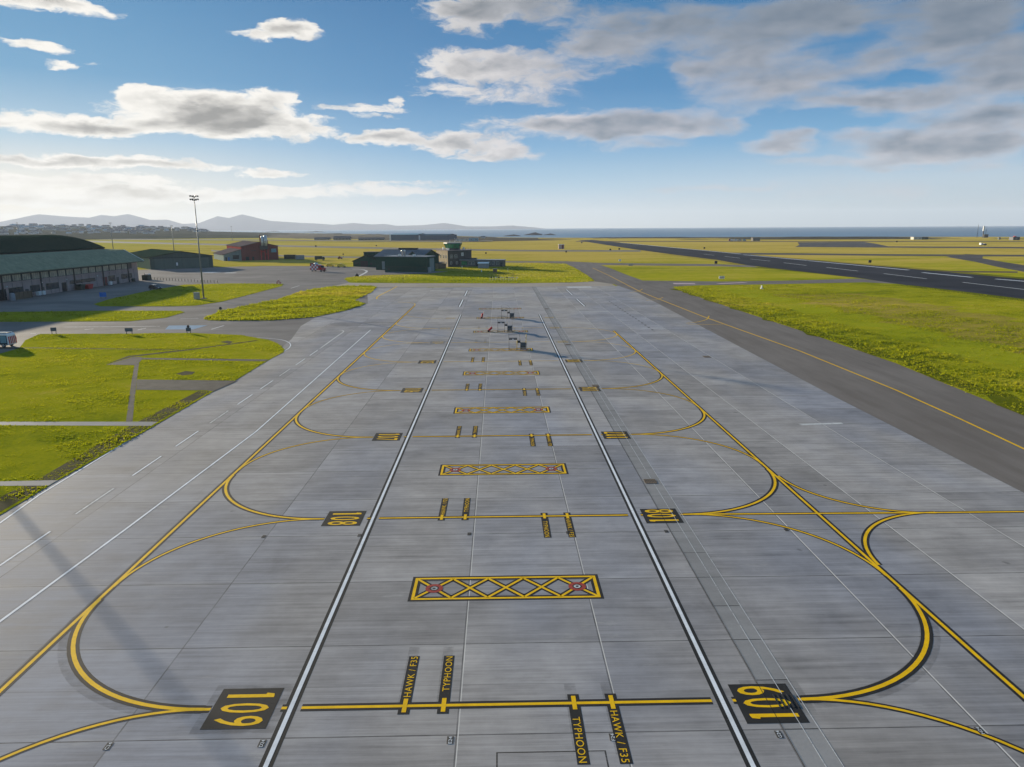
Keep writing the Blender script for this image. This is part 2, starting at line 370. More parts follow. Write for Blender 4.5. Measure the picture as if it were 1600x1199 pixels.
asphalt("hardstand_asphalt", (0.155, 0.142, 0.132), (0.250, 0.230, 0.214), (0.06, 0.12, 1))
asphalt("runway_asphalt", (0.028, 0.029, 0.034), (0.052, 0.053, 0.060), (0.05, 0.01, 1))
asphalt("far_asphalt", (0.080, 0.072, 0.066), (0.125, 0.115, 0.105), (0.02, 0.1, 1))
asphalt("light_concrete", (0.235, 0.205, 0.170), (0.320, 0.285, 0.240), (0.05, 0.6, 1), 0.8, False)
asphalt("grey_concrete", (0.240, 0.232, 0.225), (0.330, 0.320, 0.310), (0.2, 0.6, 1), 0.75, True)
asphalt("beige_concrete", (0.330, 0.280, 0.225), (0.430, 0.375, 0.315), (0.05, 0.6, 1), 0.85, False)
asphalt("far_strip", (0.175, 0.165, 0.145), (0.225, 0.210, 0.185), (0.02, 0.4, 1), 0.85, False)
asphalt("moss_soil_and_shade", (0.030, 0.032, 0.010), (0.060, 0.055, 0.022), (0.8, 0.8, 1), 0.95, False)  # mossy soil; also paints the shadow lines of the lawn drains
asphalt("pad_soil", (0.110, 0.098, 0.080), (0.165, 0.148, 0.125), (0.5, 0.5, 1), 0.9)
asphalt("dirt", (0.085, 0.065, 0.038), (0.150, 0.120, 0.080), (0.5, 0.5, 1), 0.9, False)
asphalt("dune_scrub", (0.028, 0.024, 0.014), (0.090, 0.072, 0.034), (0.006, 0.03, 1), 0.9, False)
asphalt("blue_paint", (0.20, 0.30, 0.40), (0.28, 0.38, 0.48), (0.5, 0.5, 1), 0.7, False)
asphalt("pink_paint", (0.50, 0.34, 0.34), (0.60, 0.46, 0.45), (0.5, 0.5, 1), 0.7, False)

def paint(name, col, wear=0.3, rough=0.6, alpha=1.0):
    """Road paint: chipped and rubbed through to the concrete."""
    m, N = new_mat(name)
    P = N.n('ShaderNodeNewGeometry').outputs['Position']
    a = N.noise(P, 1.1, 6.0, 0.7)
    b = N.noise(N.v('MULTIPLY', P, (0.7, 7.0, 1)), 1.0, 6.0, 0.75)
    k = N.lin(a, .3, .7, .82, 1.15)
    c = N.mix(1.0, col, N.comb(k, k, k), 'MULTIPLY')
    s = pbsdf(N, c, 0.8, 0.0, None, spec=0.10)
    t = N.n('ShaderNodeBsdfTransparent').outputs[0]
    miss = N.m('MULTIPLY', N.smooth(N.m('ADD', N.m('MULTIPLY', a, .5), N.m('MULTIPLY', b, .5)), 0.62 - wear * 0.35, 0.74 - wear * 0.25), min(1.0, wear * 1.6))
    op = N.m('MULTIPLY', N.m('SUBTRACT', 1.0, miss), alpha)
    return finish(m, N, N.n('ShaderNodeMixShader', {0: op, 1: t, 2: s}).outputs[0])
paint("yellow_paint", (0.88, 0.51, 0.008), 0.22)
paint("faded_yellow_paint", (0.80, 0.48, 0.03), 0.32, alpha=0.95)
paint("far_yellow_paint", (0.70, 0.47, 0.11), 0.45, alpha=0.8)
paint("white_paint", (0.74, 0.76, 0.78), 0.20)
paint("worn_white_paint", (0.72, 0.72, 0.70), 0.45, alpha=0.9)
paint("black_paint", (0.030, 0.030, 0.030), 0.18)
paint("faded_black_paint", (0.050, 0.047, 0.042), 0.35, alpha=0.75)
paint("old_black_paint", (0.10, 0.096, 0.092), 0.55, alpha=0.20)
paint("red_paint", (0.36, 0.060, 0.048), 0.35)

def sea_mat():
    m, N = new_mat("sea_water")
    P = N.n('ShaderNodeNewGeometry').outputs['Position']
    a = N.noise(N.v('MULTIPLY', P, (0.004, 0.012, 1)), 1.0, 6.0, 0.65)
    b = N.noise(N.v('MULTIPLY', P, (0.0007, 0.0035, 1)), 1.0, 4.0, 0.6)
    c = N.mix(N.smooth(b, .35, .65), (0.020, 0.110, 0.190), (0.034, 0.150, 0.230))
    return finish(m, N, pbsdf(N, c, 0.32, 0.0, a, 0.5, 14.0, 0.5))
sea_mat()
def hill_mat():
    m, N = new_mat("hillside")
    P = N.n('ShaderNodeNewGeometry').outputs['Position']
    a = N.noise(P, 0.006, 6.0, 0.6)
    c = N.mix(N.smooth(a, .35, .65), (0.085, 0.095, 0.140), (0.105, 0.115, 0.155))
    return finish(m, N, pbsdf(N, c, 1.0, 0.0, a, 0.4, 20.0, 0.0))
hill_mat()
def rough_land():
    m, N = new_mat("rough_land")
    P = N.n('ShaderNodeNewGeometry').outputs['Position']
    a = N.noise(N.v('MULTIPLY', P, (0.008, 0.02, .05)), 1.0, 7.0, 0.65)
    b = N.noise(P, 0.06, 5.0, 0.6)
    f = N.m('ADD', N.m('MULTIPLY', a, .6), N.m('MULTIPLY', b, .4))
    c = N.mix(N.smooth(f, .38, .56), (0.022, 0.030, 0.012), (0.050, 0.052, 0.022))
    c = N.mix(N.smooth(f, .58, .72), c, (0.095, 0.085, 0.045))
    return finish(m, N, pbsdf(N, c, 1.0, 0.0, f, 0.6, 2.0, 0.0))
rough_land()
plain("white_painted_metal", (0.78, 0.78, 0.76), 0.45)
plain("sign_grey", (0.10, 0.13, 0.17), 0.5)
plain("dark_metal", (0.045, 0.048, 0.052), 0.5)
plain("black_plastic", (0.022, 0.023, 0.025), 0.55)
plain("galvanised_steel", (0.36, 0.38, 0.39), 0.45, 0.6)
plain("mast_grey", (0.22, 0.235, 0.24), 0.5, 0.3)
plain("red_metal", (0.56, 0.028, 0.030), 0.4)
plain("dull_red_metal", (0.20, 0.040, 0.038), 0.5)
plain("yellow_metal", (0.88, 0.58, 0.05), 0.4)
plain("shaded_render", (0.085, 0.080, 0.072), 0.9, vary=0.3, scale=0.8, spec=.2)  # shade of the tower's front face put into the colour
plain("tan_render", (0.50, 0.40, 0.28), 0.85, vary=0.25, scale=0.6, spec=0.0)
plain("dark_render", (0.16, 0.15, 0.135), 0.85, vary=0.25, scale=0.6, spec=0.0)
plain("concrete_panel", (0.43, 0.33, 0.31), 0.85, vary=0.22, scale=0.7, spec=0.0)
plain("timber", (0.60, 0.42, 0.25), 0.8, vary=0.25, scale=1.2)  # lightened: sunlight on the fence is put into the colour
plain("dark_timber", (0.16, 0.115, 0.075), 0.8, vary=0.25, scale=1.2)
plain("grey_sheet", (0.30, 0.31, 0.33), 0.5)
plain("blue_panel", (0.02, 0.16, 0.50), 0.5)
plain("tyre_rubber", (0.018, 0.018, 0.018), 0.85)
plain("dark_green_paint", (0.022, 0.045, 0.034), 0.5)
plain("car_black", (0.012, 0.016, 0.026), 0.22, spec=0.6)
plain("van_white", (0.80, 0.81, 0.82), 0.3, vary=0.06)
plain("hivis_green", (0.20, 0.62, 0.06), 0.5, vary=0.08)
plain("silver_metal", (0.55, 0.56, 0.57), 0.32, 0.7)
plain("teal_panel", (0.15, 0.31, 0.38), 0.45)
ribbed("green_roof_sheet", (0.245, 0.265, 0.180), 0.8, 0.9, 0.28)
ribbed("dark_green_roof", (0.020, 0.042, 0.028), 0.85, 0.9, 0.2)
ribbed("green_cladding", (0.090, 0.130, 0.105), 0.55, 0.5, 0.15)
ribbed("dark_green_cladding", (0.020, 0.070, 0.052), 0.5, 0.4, 0.15)
ribbed("green_door_sheet", (0.125, 0.165, 0.138), 0.6, 0.5, 0.12)
ribbed("grey_roof_sheet", (0.155, 0.175, 0.195), 0.5, 0.6, 0.18)
ribbed("red_cladding", (0.215, 0.058, 0.052), 0.5, 0.4, 0.18)
ribbed("brown_roof_sheet", (0.120, 0.098, 0.100), 0.8, 0.8, 0.18)
ribbed("pale_cladding", (0.25, 0.29, 0.28), 0.5, 0.4, 0.14)
ribbed("navy_cladding", (0.026, 0.090, 0.135), 0.5, 1.2, 0.15)
glass("window_glass", (0.045, 0.055, 0.060))
glass("tower_glass", (0.020, 0.260, 0.100), 0.05)
glass("old_glazing", (0.44, 0.42, 0.33), 0.3)
glass("car_glass", (0.015, 0.02, 0.025), 0.05)
plain("house_white", (0.66, 0.65, 0.62), 0.8)
plain("house_cream", (0.52, 0.48, 0.40), 0.8)
plain("house_grey", (0.34, 0.33, 0.32), 0.8)
plain("slate_roof", (0.085, 0.085, 0.095), 0.7)
plain("rock", (0.055, 0.050, 0.042), 0.9, scale=0.02)

# ------------------------------------------------------------------ geometry helpers
class MB:
    """Collects faces (with material slots) and builds ONE mesh object."""
    def __init__(self):
        self.v, self.f, self.mi = [], [], []
        self.slot = 0
    def add(self, vs, fs):
        b = len(self.v)
        self.v += [tuple(p) for p in vs]
        self.f += [tuple(b + i for i in f) for f in fs]
        self.mi += [self.slot] * len(fs)
        return self
    def hexa(self, p):                                   # 8 corners: bottom ring 0-3, top ring 4-7
        return self.add(p, [(3, 2, 1, 0), (4, 5, 6, 7), (0, 1, 5, 4), (1, 2, 6, 5), (2, 3, 7, 6), (3, 0, 4, 7)])
    def box(self, x0, x1, y0, y1, z0, z1):
        return self.hexa([(x0, y0, z0), (x1, y0, z0), (x1, y1, z0), (x0, y1, z0), (x0, y0, z1), (x1, y0, z1), (x1, y1, z1), (x0, y1, z1)])
    def taper(self, x0, x1, y0, y1, z0, z1, i0=0.0, i1=0.0, j0=0.0, j1=0.0):   # top ring inset per side
        return self.hexa([(x0, y0, z0), (x1, y0, z0), (x1, y1, z0), (x0, y1, z0), (x0 + i0, y0 + j0, z1), (x1 - i1, y0 + j0, z1), (x1 - i1, y1 - j1, z1), (x0 + i0, y1 - j1, z1)])
    def poly(self, pts, z=None):
        vs = [(p[0], p[1], z if z is not None else p[2]) for p in pts]
        return self.add(vs, [tuple(range(len(vs)))])
    def prism(self, prof, a, b, axis='y'):
        """Extrude a closed 2-D profile between a and b. axis y: profile (x,z); axis x: profile (y,z); axis z: profile (x,y)."""
        n = len(prof)
        def P(p, t):
            return {'y': (p[0], t, p[1]), 'x': (t, p[0], p[1]), 'z': (p[0], p[1], t)}[axis]
        vs = [P(p, a) for p in prof] + [P(p, b) for p in prof]
        fs = [tuple(range(n))[::-1], tuple(range(n, 2 * n))] + [(i, (i + 1) % n, n + (i + 1) % n, n + i) for i in range(n)]
        return self.add(vs, fs)
    def cyl(self, p0, p1, r0, r1=None, n=10, caps=True):
        r1 = r0 if r1 is None else r1
        p0, p1 = Vector(p0), Vector(p1)
        d = (p1 - p0).normalized()
        u = d.orthogonal().normalized(); w_ = d.cross(u)
        vs = []
        for p, r in ((p0, r0), (p1, r1)):
            for i in range(n):
                a = 2 * math.pi * i / n
                vs.append(p + (u * math.cos(a) + w_ * math.sin(a)) * r)
        fs = [(i, (i + 1) % n, n + (i + 1) % n, n + i) for i in range(n)]
        if caps:
            fs += [tuple(range(n))[::-1], tuple(range(n, 2 * n))]
        return self.add(vs, fs)
    def tube(self, pts, r, n=6):
        for a, b in zip(pts[:-1], pts[1:]):
            self.cyl(a, b, r, r, n)
        return self
    def lathe(self, prof, c=(0, 0, 0), n=14):
        vs, fs = [], []
        for (r, z) in prof:
            for i in range(n):
                a = 2 * math.pi * i / n
                vs.append((c[0] + r * math.cos(a), c[1] + r * math.sin(a), c[2] + z))
        for k in range(len(prof) - 1):
            for i in range(n):
                fs.append((k * n + i, k * n + (i + 1) % n, (k + 1) * n + (i + 1) % n, (k + 1) * n + i))
        fs += [tuple(range(n))[::-1], tuple(range((len(prof) - 1) * n, len(prof) * n))]
        return self.add(vs, fs)
    def ribbon(self, pts, w, z, closed=False):
        """Flat strip of width w along a polyline."""
        pts = [Vector((p[0], p[1])) for p in pts]
        n = len(pts); L, Rr = [], []
        for i in range(n):
            if closed:
                a, b = pts[i - 1], pts[(i + 1) % n]
                d1, d2 = (pts[i] - a).normalized(), (b - pts[i]).normalized()
            else:
                d1 = (pts[i] - pts[i - 1]).normalized() if i else (pts[1] - pts[0]).normalized()
                d2 = (pts[i + 1] - pts[i]).normalized() if i < n - 1 else d1
            t = (d1 + d2).normalized()
            nrm = Vector((-t.y, t.x))
            k = min(2.0, 1.0 / max(0.3, t.dot(d1)))
            L.append(pts[i] + nrm * w / 2 * k); Rr.append(pts[i] - nrm * w / 2 * k)
        vs = [(p.x, p.y, z) for p in L] + [(p.x, p.y, z) for p in Rr]
        m_ = n if closed else n - 1
        return self.add(vs, [(n + i, n + (i + 1) % n, (i + 1) % n, i) for i in range(m_)])
    def build(self, name, mat, parent=None, smooth=False, bevel=0.0):
        me = bpy.data.meshes.new(name)
        me.from_pydata(self.v, [], self.f)
        mats = mat if isinstance(mat, (list, tuple)) else [mat]
        for k in mats:
            me.materials.append(MATS[k])
        me.polygons.foreach_set('material_index', self.mi)
        if smooth:
            me.polygons.foreach_set('use_smooth', [True] * len(me.polygons))
        me.validate(); me.update()
        o = bpy.data.objects.new(name, me)
        COL.objects.link(o)
        if parent is not None:
            o.parent = parent
        if bevel:
            md = o.modifiers.new("edge", 'BEVEL'); md.width = bevel; md.segments = 2; md.limit_method = 'ANGLE'
        return o

def tag(o, label, cat, group=None):
    o['label'] = label; o['category'] = cat
    if group: o['group'] = group
    return o
def thing(name, label, cat, loc=(0, 0, 0), rz=0.0, group=None):
    o = bpy.data.objects.new(name, None)
    o.empty_display_size = 0.3
    COL.objects.link(o)
    o.location = (loc[0], loc[1], loc[2] if len(loc) > 2 else 0.0)
    o.rotation_euler = (0, 0, rz)
    return tag(o, label, cat, group)
def structure(o):
    o['kind'] = 'structure'
    return o
def copy_tree(o, parent=None):
    c = o.copy(); COL.objects.link(c)
    if parent is not None: c.parent = parent
    for ch in list(o.children):
        copy_tree(ch, c)
    return c
def sheet(name, pts, z, mat, parent=None):
    """Flat paved or planted area from a plan outline (may be concave)."""
    bm = bmesh.new()
    vs = [bm.verts.new((p[0], p[1], z)) for p in pts]
    f = bm.faces.new(vs)
    f.normal_update()
    if f.normal.z < 0: f.normal_flip()
    bmesh.ops.triangulate(bm, faces=bm.faces[:])
    me = bpy.data.meshes.new(name); bm.to_mesh(me); bm.free()
    me.materials.append(MATS[mat])
    o = bpy.data.objects.new(name, me); COL.objects.link(o)
    if parent is not None: o.parent = parent
    return o
def smooth_line(pts, n=8):
    """Catmull-Rom through the points."""
    P_ = [Vector((p[0], p[1])) for p in pts]
    P_ = [2 * P_[0] - P_[1]] + P_ + [2 * P_[-1] - P_[-2]]
    out = []
    for i in range(1, len(P_) - 2):
        a, b, c, d = P_[i - 1:i + 3]
        for k in range(n):
            t = k / n
            out.append(0.5 * ((2 * b) + (c - a) * t + (2 * a - 5 * b + 4 * c - d) * t * t + (3 * b - a - 3 * c + d) * t ** 3))
    out.append(P_[-2])
    return [(p.x, p.y) for p in out]
def arc(cx, cy, r, a0, a1, n=22):
    return [(cx + r * math.cos(R(a0 + (a1 - a0) * i / n)), cy + r * math.sin(R(a0 + (a1 - a0) * i / n))) for i in range(n + 1)]

# ------------------------------------------------------------------ the setting
SHORE = [(-5200, 3600), (-2600, 3900), (-1500, 3500)] + surveys([(380, 363.2), (480, 364.6), (560, 366), (640, 367.2), (700, 368.6), (780, 371), (860, 371.8), (1000, 371.2), (1100, 370.8), (1350, 370.3), (1600, 370.2), (1800, 369.8)]) + [(3200, 500)]
structure(sheet("airfield_turf", [(-5200, -800), (3200, -800)] + SHORE[::-1], 0.0, "turf"))
sea = MB().poly([(14400 * math.sin(R(a)), 14400 * math.cos(R(a))) for a in range(0, 360, 2)][::-1], -2.0)
structure(sea.build("sea", "sea_water"))

surf = [(x, y + 14) for x, y in surveys([(600, 366.7), (640, 367.2), (700, 368.6), (780, 371), (860, 371.8), (930, 371.5), (1000, 371.2), (1060, 370.9)])]
structure(MB().ribbon(smooth_line(surf, 6), 26, -1.9).build("surf", "worn_white_paint"))
def hash_noise(seed):
    r = np.random.default_rng(seed)
    ph = r.uniform(0, 6.28, 40); fr = r.uniform(0.6, 1.4, 40); dr = r.uniform(0, 6.28, 40)
    def f(x, y, s):
        t = 0
        for k in range(12):
            q = s * 2 ** (k / 2.6) * fr[k]
            t = t + math.sin((x * math.cos(dr[k]) + y * math.sin(dr[k])) * q + ph[k]) / 2 ** (k / 2.9)
        return t
    return f
def polar_field(name, mat, azs, rs_of, h_of):
    """Terrain in bearing / distance rings: rs_of(az) distances, h_of(az, r, k) heights."""
    vs, fs = [], []
    nr = len(rs_of(azs[0]))
    for a in azs:
        for k, r in enumerate(rs_of(a)):
            vs.append((r * math.sin(R(a)), r * math.cos(R(a)), h_of(a, r, k)))
    for i in range(len(azs) - 1):
        for k in range(nr - 1):
            fs.append((i * nr + k, (i + 1) * nr + k, (i + 1) * nr + k + 1, i * nr + k + 1))
    return structure(MB().add(vs, fs).build(name, mat, smooth=True))
# mountains across the bay
RIDGE = [(-46, 0.5), (-40, 0.6), (-37.5, 0.25), (-35.78, 0.33), (-33.78, 0.543), (-32.91, 0.744), (-31.66, 1.052), (-30.24, 0.914), (-28.78, 0.834), (-28.08, 1.025), (-27.32, 0.921), (-26.45, 1.073), (-25.11, 0.664), (-24.01, 0.685), (-23.09, 0.396), (-22.04, 0.437), (-20.72, 0.929), (-19.96, 0.79), (-19.06, 1.066), (-17.23, 0.606), (-14.96, 0.436), (-13.58, 0.36), (-12.64, 0.285), (-11.12, 0.421), (-9.78, 0.296), (-8.82, 0.339), (-7.85, 0.19), (-5.89, 0.228), (-4.21, 0.389), (-2.43, 0.112), (-0.44, 0.1), (1.06, 0.165), (2.56, 0.035), (3.8, -0.1), (4.6, -0.15)]
hn = hash_noise(3)
hz_ = [math.sin(R(x)) for x in range(4)]
def hill_r(a):
    return [11800 + 2500 * t for t in (0, .12, .24, .34, .44, .52, .58, .64, .72, .84, 1.0)]
PK = 6
def hill_h(a, r, k):
    el = np.interp(a, [p[0] for p in RIDGE], [p[1] for p in RIDGE])
    top = 20 + hill_r(a)[PK] * math.tan(R(el))
    prof = (0, .10, .26, .42, .62, .84, 1.0, .93, .75, .4, 0)[k]
    rug = hn(r * math.sin(R(a)), r * math.cos(R(a)), 0.0022) * 0.05 * top * (1 if 0 < k < 10 and k != PK else 0.15)
    return max(-3.0, -3 + (top + 3) * prof + rug)
polar_field("hills", "hillside", [-46 + 50.6 * i / 330 for i in range(331)], hill_r, hill_h)
# headland that carries the town, and the scrub and dunes along the shore
TOWN = [(-50, .30), (-40, .32), (-33.81, 0.303), (-32.44, 0.339), (-28.83, 0.328), (-28.09, 0.24), (-25.35, 0.206), (-22.49, 0.081), (-21.24, -0.107), (-19.07, -0.19), (-17.29, -0.24), (-14.55, -0.33), (-12, -0.45)]
tn = hash_noise(5)
def town_r(a):
    return [1750 + 1500 * t for t in (0, .08, .16, .24, .32, .40, .48, .56, .64, .72, .82, 1.0)]
def town_h(a, r, k=None):
    el = np.interp(a, [p[0] for p in TOWN], [p[1] for p in TOWN])
    t = (r - 1750) / 1500
    top = max(1.0, 20 + 2830 * math.tan(R(el)) - 1.5)
    prof = np.interp(t, (0, .1, .3, .5, .64, .72, .85, 1), (-.05, .10, .32, .62, .9, 1.0, .9, 0))
    return top * prof + 0.9 * tn(r * math.sin(R(a)), r * math.cos(R(a)), 0.01) * min(1, max(0, t * 6)) * (0.4 + top / 45)
polar_field("headland", "rough_land", [-50 + 38 * i / 200 for i in range(201)], town_r, town_h)
NEARB = [(-100, 376.5), (200, 374.2), (420, 374), (560, 374.5), (640, 378), (700, 379.5), (780, 378.5), (860, 376.5), (900, 375.3), (1100, 375), (1300, 374.8), (1450, 374.5), (1700, 374.0)]
FARB = [(-100, 366.5), (300, 364.3), (380, 363.4), (480, 364.8), (560, 366.2), (640, 367.4), (700, 368.8), (780, 371.2), (860, 372), (1000, 371.4), (1100, 371), (1350, 370.5), (1700, 370.2)]
dn = hash_noise(9)
def polar(p):
    x, y = survey(*p)
    return math.degrees(math.atan2(x, y)), math.hypot(x, y)
NB, FB = sorted(polar(p) for p in NEARB), sorted(polar(p) for p in FARB)
def dune_r(a):
    r0 = np.interp(a, [p[0] for p in NB], [p[1] for p in NB]); r1 = np.interp(a, [p[0] for p in FB], [p[1] for p in FB])
    r1 = max(r1, r0 + 60)
    return [r0 + (r1 - r0) * t / 15 for t in range(16)]
def dune_h(a, r, k):
    e = min(1, k / 3.0, (15 - k) / 1.5)
    n = dn(r * math.sin(R(a)), r * math.cos(R(a)), 0.012)
    return -0.4 + e * (1.1 + 0.8 * max(-0.8, n)) * (1.4 if a < 3 else 0.75)
polar_field("dunes", "dune_scrub", [-36.5 + 74 * i / 420 for i in range(421)], dune_r, dune_h)

# paved areas ------------------------------------------------------------------
hard = [(-25, 100), (-25, 262)] + surveys([(592, 447), (545, 441.5), (538, 436.5), (542, 433.8), (557, 431.6), (607, 429.6), (668, 428.0), (690, 425.5), (700, 424.5), (668, 423.6), (640, 420), (602, 415.6), (545, 417.2), (470, 416), (416, 415.8), (345, 417.5), (334, 417.4)]) + [(-186, 372), (-230, 345), (-205, 300), (-146.5, 296), (-146.5, 95)]
structure(sheet("hardstanding", hard, 0.010, "hardstand_asphalt"))
taxi = [(39.0, -10), (39.4, 50.4), (39.8, 83), (40.6, 121), (42.0, 180), (42.9, 229), (41.2, 250)] + surveys([(960, 444.5), (930, 440.5), (926, 436), (914, 428), (898, 418.5), (884, 412), (780, 410.2), (780, 408.2), (884, 408.5), (940, 411.2), (1040, 412.2), (1120, 413), (1175, 415.2), (1185, 418), (1120, 416.2), (1000, 415), (938, 414.3), (955, 420), (980, 430), (1004, 438.6), (1060, 439.4), (1130, 440.2), (1240, 438.6), (1343, 435.5), (1410, 444), (1350, 441.3), (1200, 444.4), (1090, 446), (1050, 448.5), (1062, 454), (1130, 477), (1240, 513), (1400, 568), (1600, 650)]) + [(55.0, 40), (54, -10)]
structure(sheet("taxiway", taxi, 0.016, "taxiway_asphalt"))
structure(sheet("perimeter_road", surveys([(520, 447.2), (545, 442.2), (632, 442.8), (800, 443.2), (900, 441.8), (926, 439.6), (956, 444), (962, 447.4), (800, 448.4), (592, 449)]), 0.022, "beige_concrete"))
rwy = surveys([(903, 376), (924.5, 375), (1001, 382.5), (1120, 393), (1190, 400), (1400, 418.2), (1600, 436.5), (2100, 485), (2100, 535), (1600, 468), (1405, 444.3), (1343, 434.8), (1168, 414.8), (1120, 406.3), (1060, 399), (992, 390)])
for nm, pts, w_ in (("runway_verge", [(992, 390.6), (1060, 399.8), (1120, 407), (1168, 415.3)], 9), ("runway_verge", [(930, 374.8), (1001, 382), (1120, 392.4), (1190, 399.2), (1400, 417), (1600, 435.2), (1900, 464)], 7), ("runway_verge", [(1410, 446), (1600, 469.6), (2000, 525)], 5), ("runway_verge", [(1180, 417.5), (1260, 425), (1335, 433)], 6)):
    structure(MB().ribbon(smooth_line(surveys(pts), 5), w_, .006 if w_ != 5 else .062).build(nm, "dark_turf"))
structure(sheet("runway", rwy, 0.030, "runway_asphalt"))
def strip(name, top, th, z, mat):
    bot = [(x, y + th) for x, y in top][::-1]
    return structure(sheet(name, surveys(top + bot), z, mat))
strip("far_taxiway", [(120, 375.8), (200, 378.0), (360, 381.6), (520, 385.2), (620, 387.2), (700, 388.6), (800, 390.6), (900, 391.0), (1001, 391.2)], 2.4, 0.012, "far_strip")
strip("far_road", [(150, 373.6), (400, 375.2), (580, 376.6), (700, 377.2), (770, 376.2)], 1.2, 0.5, "far_strip")
strip("back_road", [(330, 390.6), (445, 399.2), (520, 400.6), (580, 401.6), (700, 404)], 2.2, 0.012, "far_strip")
strip("cross_taxiway", [(1040, 392.2), (1080, 394.6), (1250, 396), (1400, 397.4), (1600, 398.4), (1800, 399)], 2.7, 0.012, "far_asphalt")
structure(sheet("dispersal", surveys([(1246, 378.9), (1350, 378.2), (1368, 381), (1388, 385.2), (1600, 386.2), (1800, 386.5), (1800, 388.6), (1600, 388.6), (1400, 387.2), (1242, 386.2), (1249, 383)]), 0.014, "far_asphalt"))
structure(sheet("loop_taxiway", surveys([(1478, 401.6), (1509, 397.4), (1536, 398.4), (1535, 404), (1567, 409.5), (1600, 414.5), (1800, 438), (1800, 456), (1600, 425), (1561, 417.8), (1525, 409.6)]), 0.016, "far_asphalt"))
strip("runway_verge_track", [(1440, 423.2), (1500, 423.6), (1590, 424.4)], 2.2, 0.014, "dirt")
strip("shore_track", [(900, 377.0), (1100, 376.8), (1250, 377.2), (1400, 376.8), (1600, 377.0)], 1.2, 0.02, "dirt")

# ------------------------------------------------------------------ apron and everything painted on it
apron_pts = [(-36.6, -10), (39.6, -10), (40.0, 83), (40.8, 121), (42.1, 180), (43.0, 229), (41.4, 249.5), (-45.5, 249.5)] + surveys([(575, 474.6), (541, 486.4), (492, 497), (470, 510), (455, 531)]) + [(-37.4, 121), (-36.9, 90)]
apron = structure(sheet("apron", apron_pts, 0.024, "apron_concrete"))
ZB, ZP, ZT = 0.0264, 0.0297, 0.0336
ROWS = [27.15, 47.6, 67.8, 88.4, 108.0, 126.8, 145.2, 162.1]
XL, XR = -22.3, 22.5
_lay = [0]
def mark(name, pts, w_, z, mat, lift=None):
    if lift is None:
        _lay[0] += 1
        lift = (_lay[0] % 23) * 0.00012
    z += lift
    return MB().ribbon(pts, w_, z).build(name, mat, apron)
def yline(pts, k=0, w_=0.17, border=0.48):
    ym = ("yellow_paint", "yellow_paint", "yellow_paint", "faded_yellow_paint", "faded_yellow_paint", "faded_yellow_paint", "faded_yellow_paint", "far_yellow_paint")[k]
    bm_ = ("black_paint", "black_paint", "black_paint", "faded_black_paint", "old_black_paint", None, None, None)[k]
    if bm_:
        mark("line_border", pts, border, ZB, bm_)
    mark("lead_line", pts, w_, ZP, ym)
_fonts = {}
def lettering(name, s, cx, cy, L, Hh, rot, z, mat, parent, bold=0.0, spacing=1.0):
    """Painted letters fitted into a box L long (reading direction) and Hh high, lying on the ground."""
    cu = bpy.data.curves.new(name, 'FONT')
    cu.body = s; cu.offset = bold; cu.space_character = spacing; cu.resolution_u = 3
    ob = bpy.data.objects.new(name, cu); COL.objects.link(ob)
    me = bpy.data.meshes.new_from_object(ob.evaluated_get(bpy.context.evaluated_depsgraph_get()))
    bpy.data.objects.remove(ob)
    n = len(me.vertices); co = np.empty(n * 3); me.vertices.foreach_get('co', co); co = co.reshape(n, 3)
    lo, hi = co.min(0), co.max(0)
    u = (co[:, 0] - (lo[0] + hi[0]) / 2) / (hi[0] - lo[0]) * L
    v = (co[:, 1] - (lo[1] + hi[1]) / 2) / (hi[1] - lo[1]) * Hh
    c_, s_ = math.cos(R(rot)), math.sin(R(rot))
    co[:, 0] = cx + u * c_ - v * s_; co[:, 1] = cy + u * s_ + v * c_; co[:, 2] = z
    me.vertices.foreach_set('co', co.ravel()); me.update()
    me.materials.append(MATS[mat])
    me.name = name
    o = bpy.data.objects.new(name, me); COL.objects.link(o); o.parent = parent
    return o
def plate(name, x0, x1, y0, y1, z, mat):
    return MB().poly([(x0, y0), (x1, y0), (x1, y1), (x0, y1)], z).build(name, mat, apron)

# white wing-tip lines with black borders
for x, a, b in ((-9.05, -5, 168.6), (9.45, -5, 167.7)):
    mark("white_line_border", [(x, a), (x, b)], 0.54, ZB, "black_paint")
    mark("white_line", [(x, a), (x, b)], 0.19, ZP + .0034, "white_paint")
for x, y0, y1 in ((-10.3, 217, 234.7), (-10.3, 186, 205), (22.1, 217, 236), (22.1, 185.5, 204.5)):
    mark("white_line_border", [(x, y0), (x, y1)], 0.8, ZB, "faded_black_paint")
    mark("white_line", [(x, y0), (x, y1)], 0.34, ZP, "white_paint")
# edge lines on the left
edge = [(-34.2, 10)] + surveys([(0, 818), (60, 775), (240, 665), (380, 585), (440, 551), (450, 545.5), (454, 540), (451, 535.5), (440, 531.5), (420, 529.3), (395, 528)])
edge = edge[:5] + smooth_line(edge[5:], 5)
mark("edge_line_border", edge, 0.4, ZB, "old_black_paint")
mark("edge_line", edge, 0.16, ZP, "white_paint")
l2 = [(-26.4, 10)] + surveys([(0, 972), (200, 825), (400, 675), (579, 516)])
mark("inner_edge_line_border", l2, 0.42, ZB, "old_black_paint")
mark("inner_edge_line", l2, 0.17, ZP, "white_paint")
for i in range(-3, 11):
    y = 40.85 + 8.2 * i
    mark("dash_border", [(-30.62, y - .1), (-30.62, y + 5.3)], 0.5, ZB, "old_black_paint")
    mark("edge_dash", [(-30.62, y), (-30.62, y + 5.2)], 0.15, ZP, "worn_white_paint" if i % 3 == 1 else "white_paint")
hook = smooth_line(surveys([(500, 545), (528, 525), (536, 519.5), (536, 517), (530, 516.2)]), 5)
mark("edge_hook", hook, 0.22, ZP, "worn_white_paint")
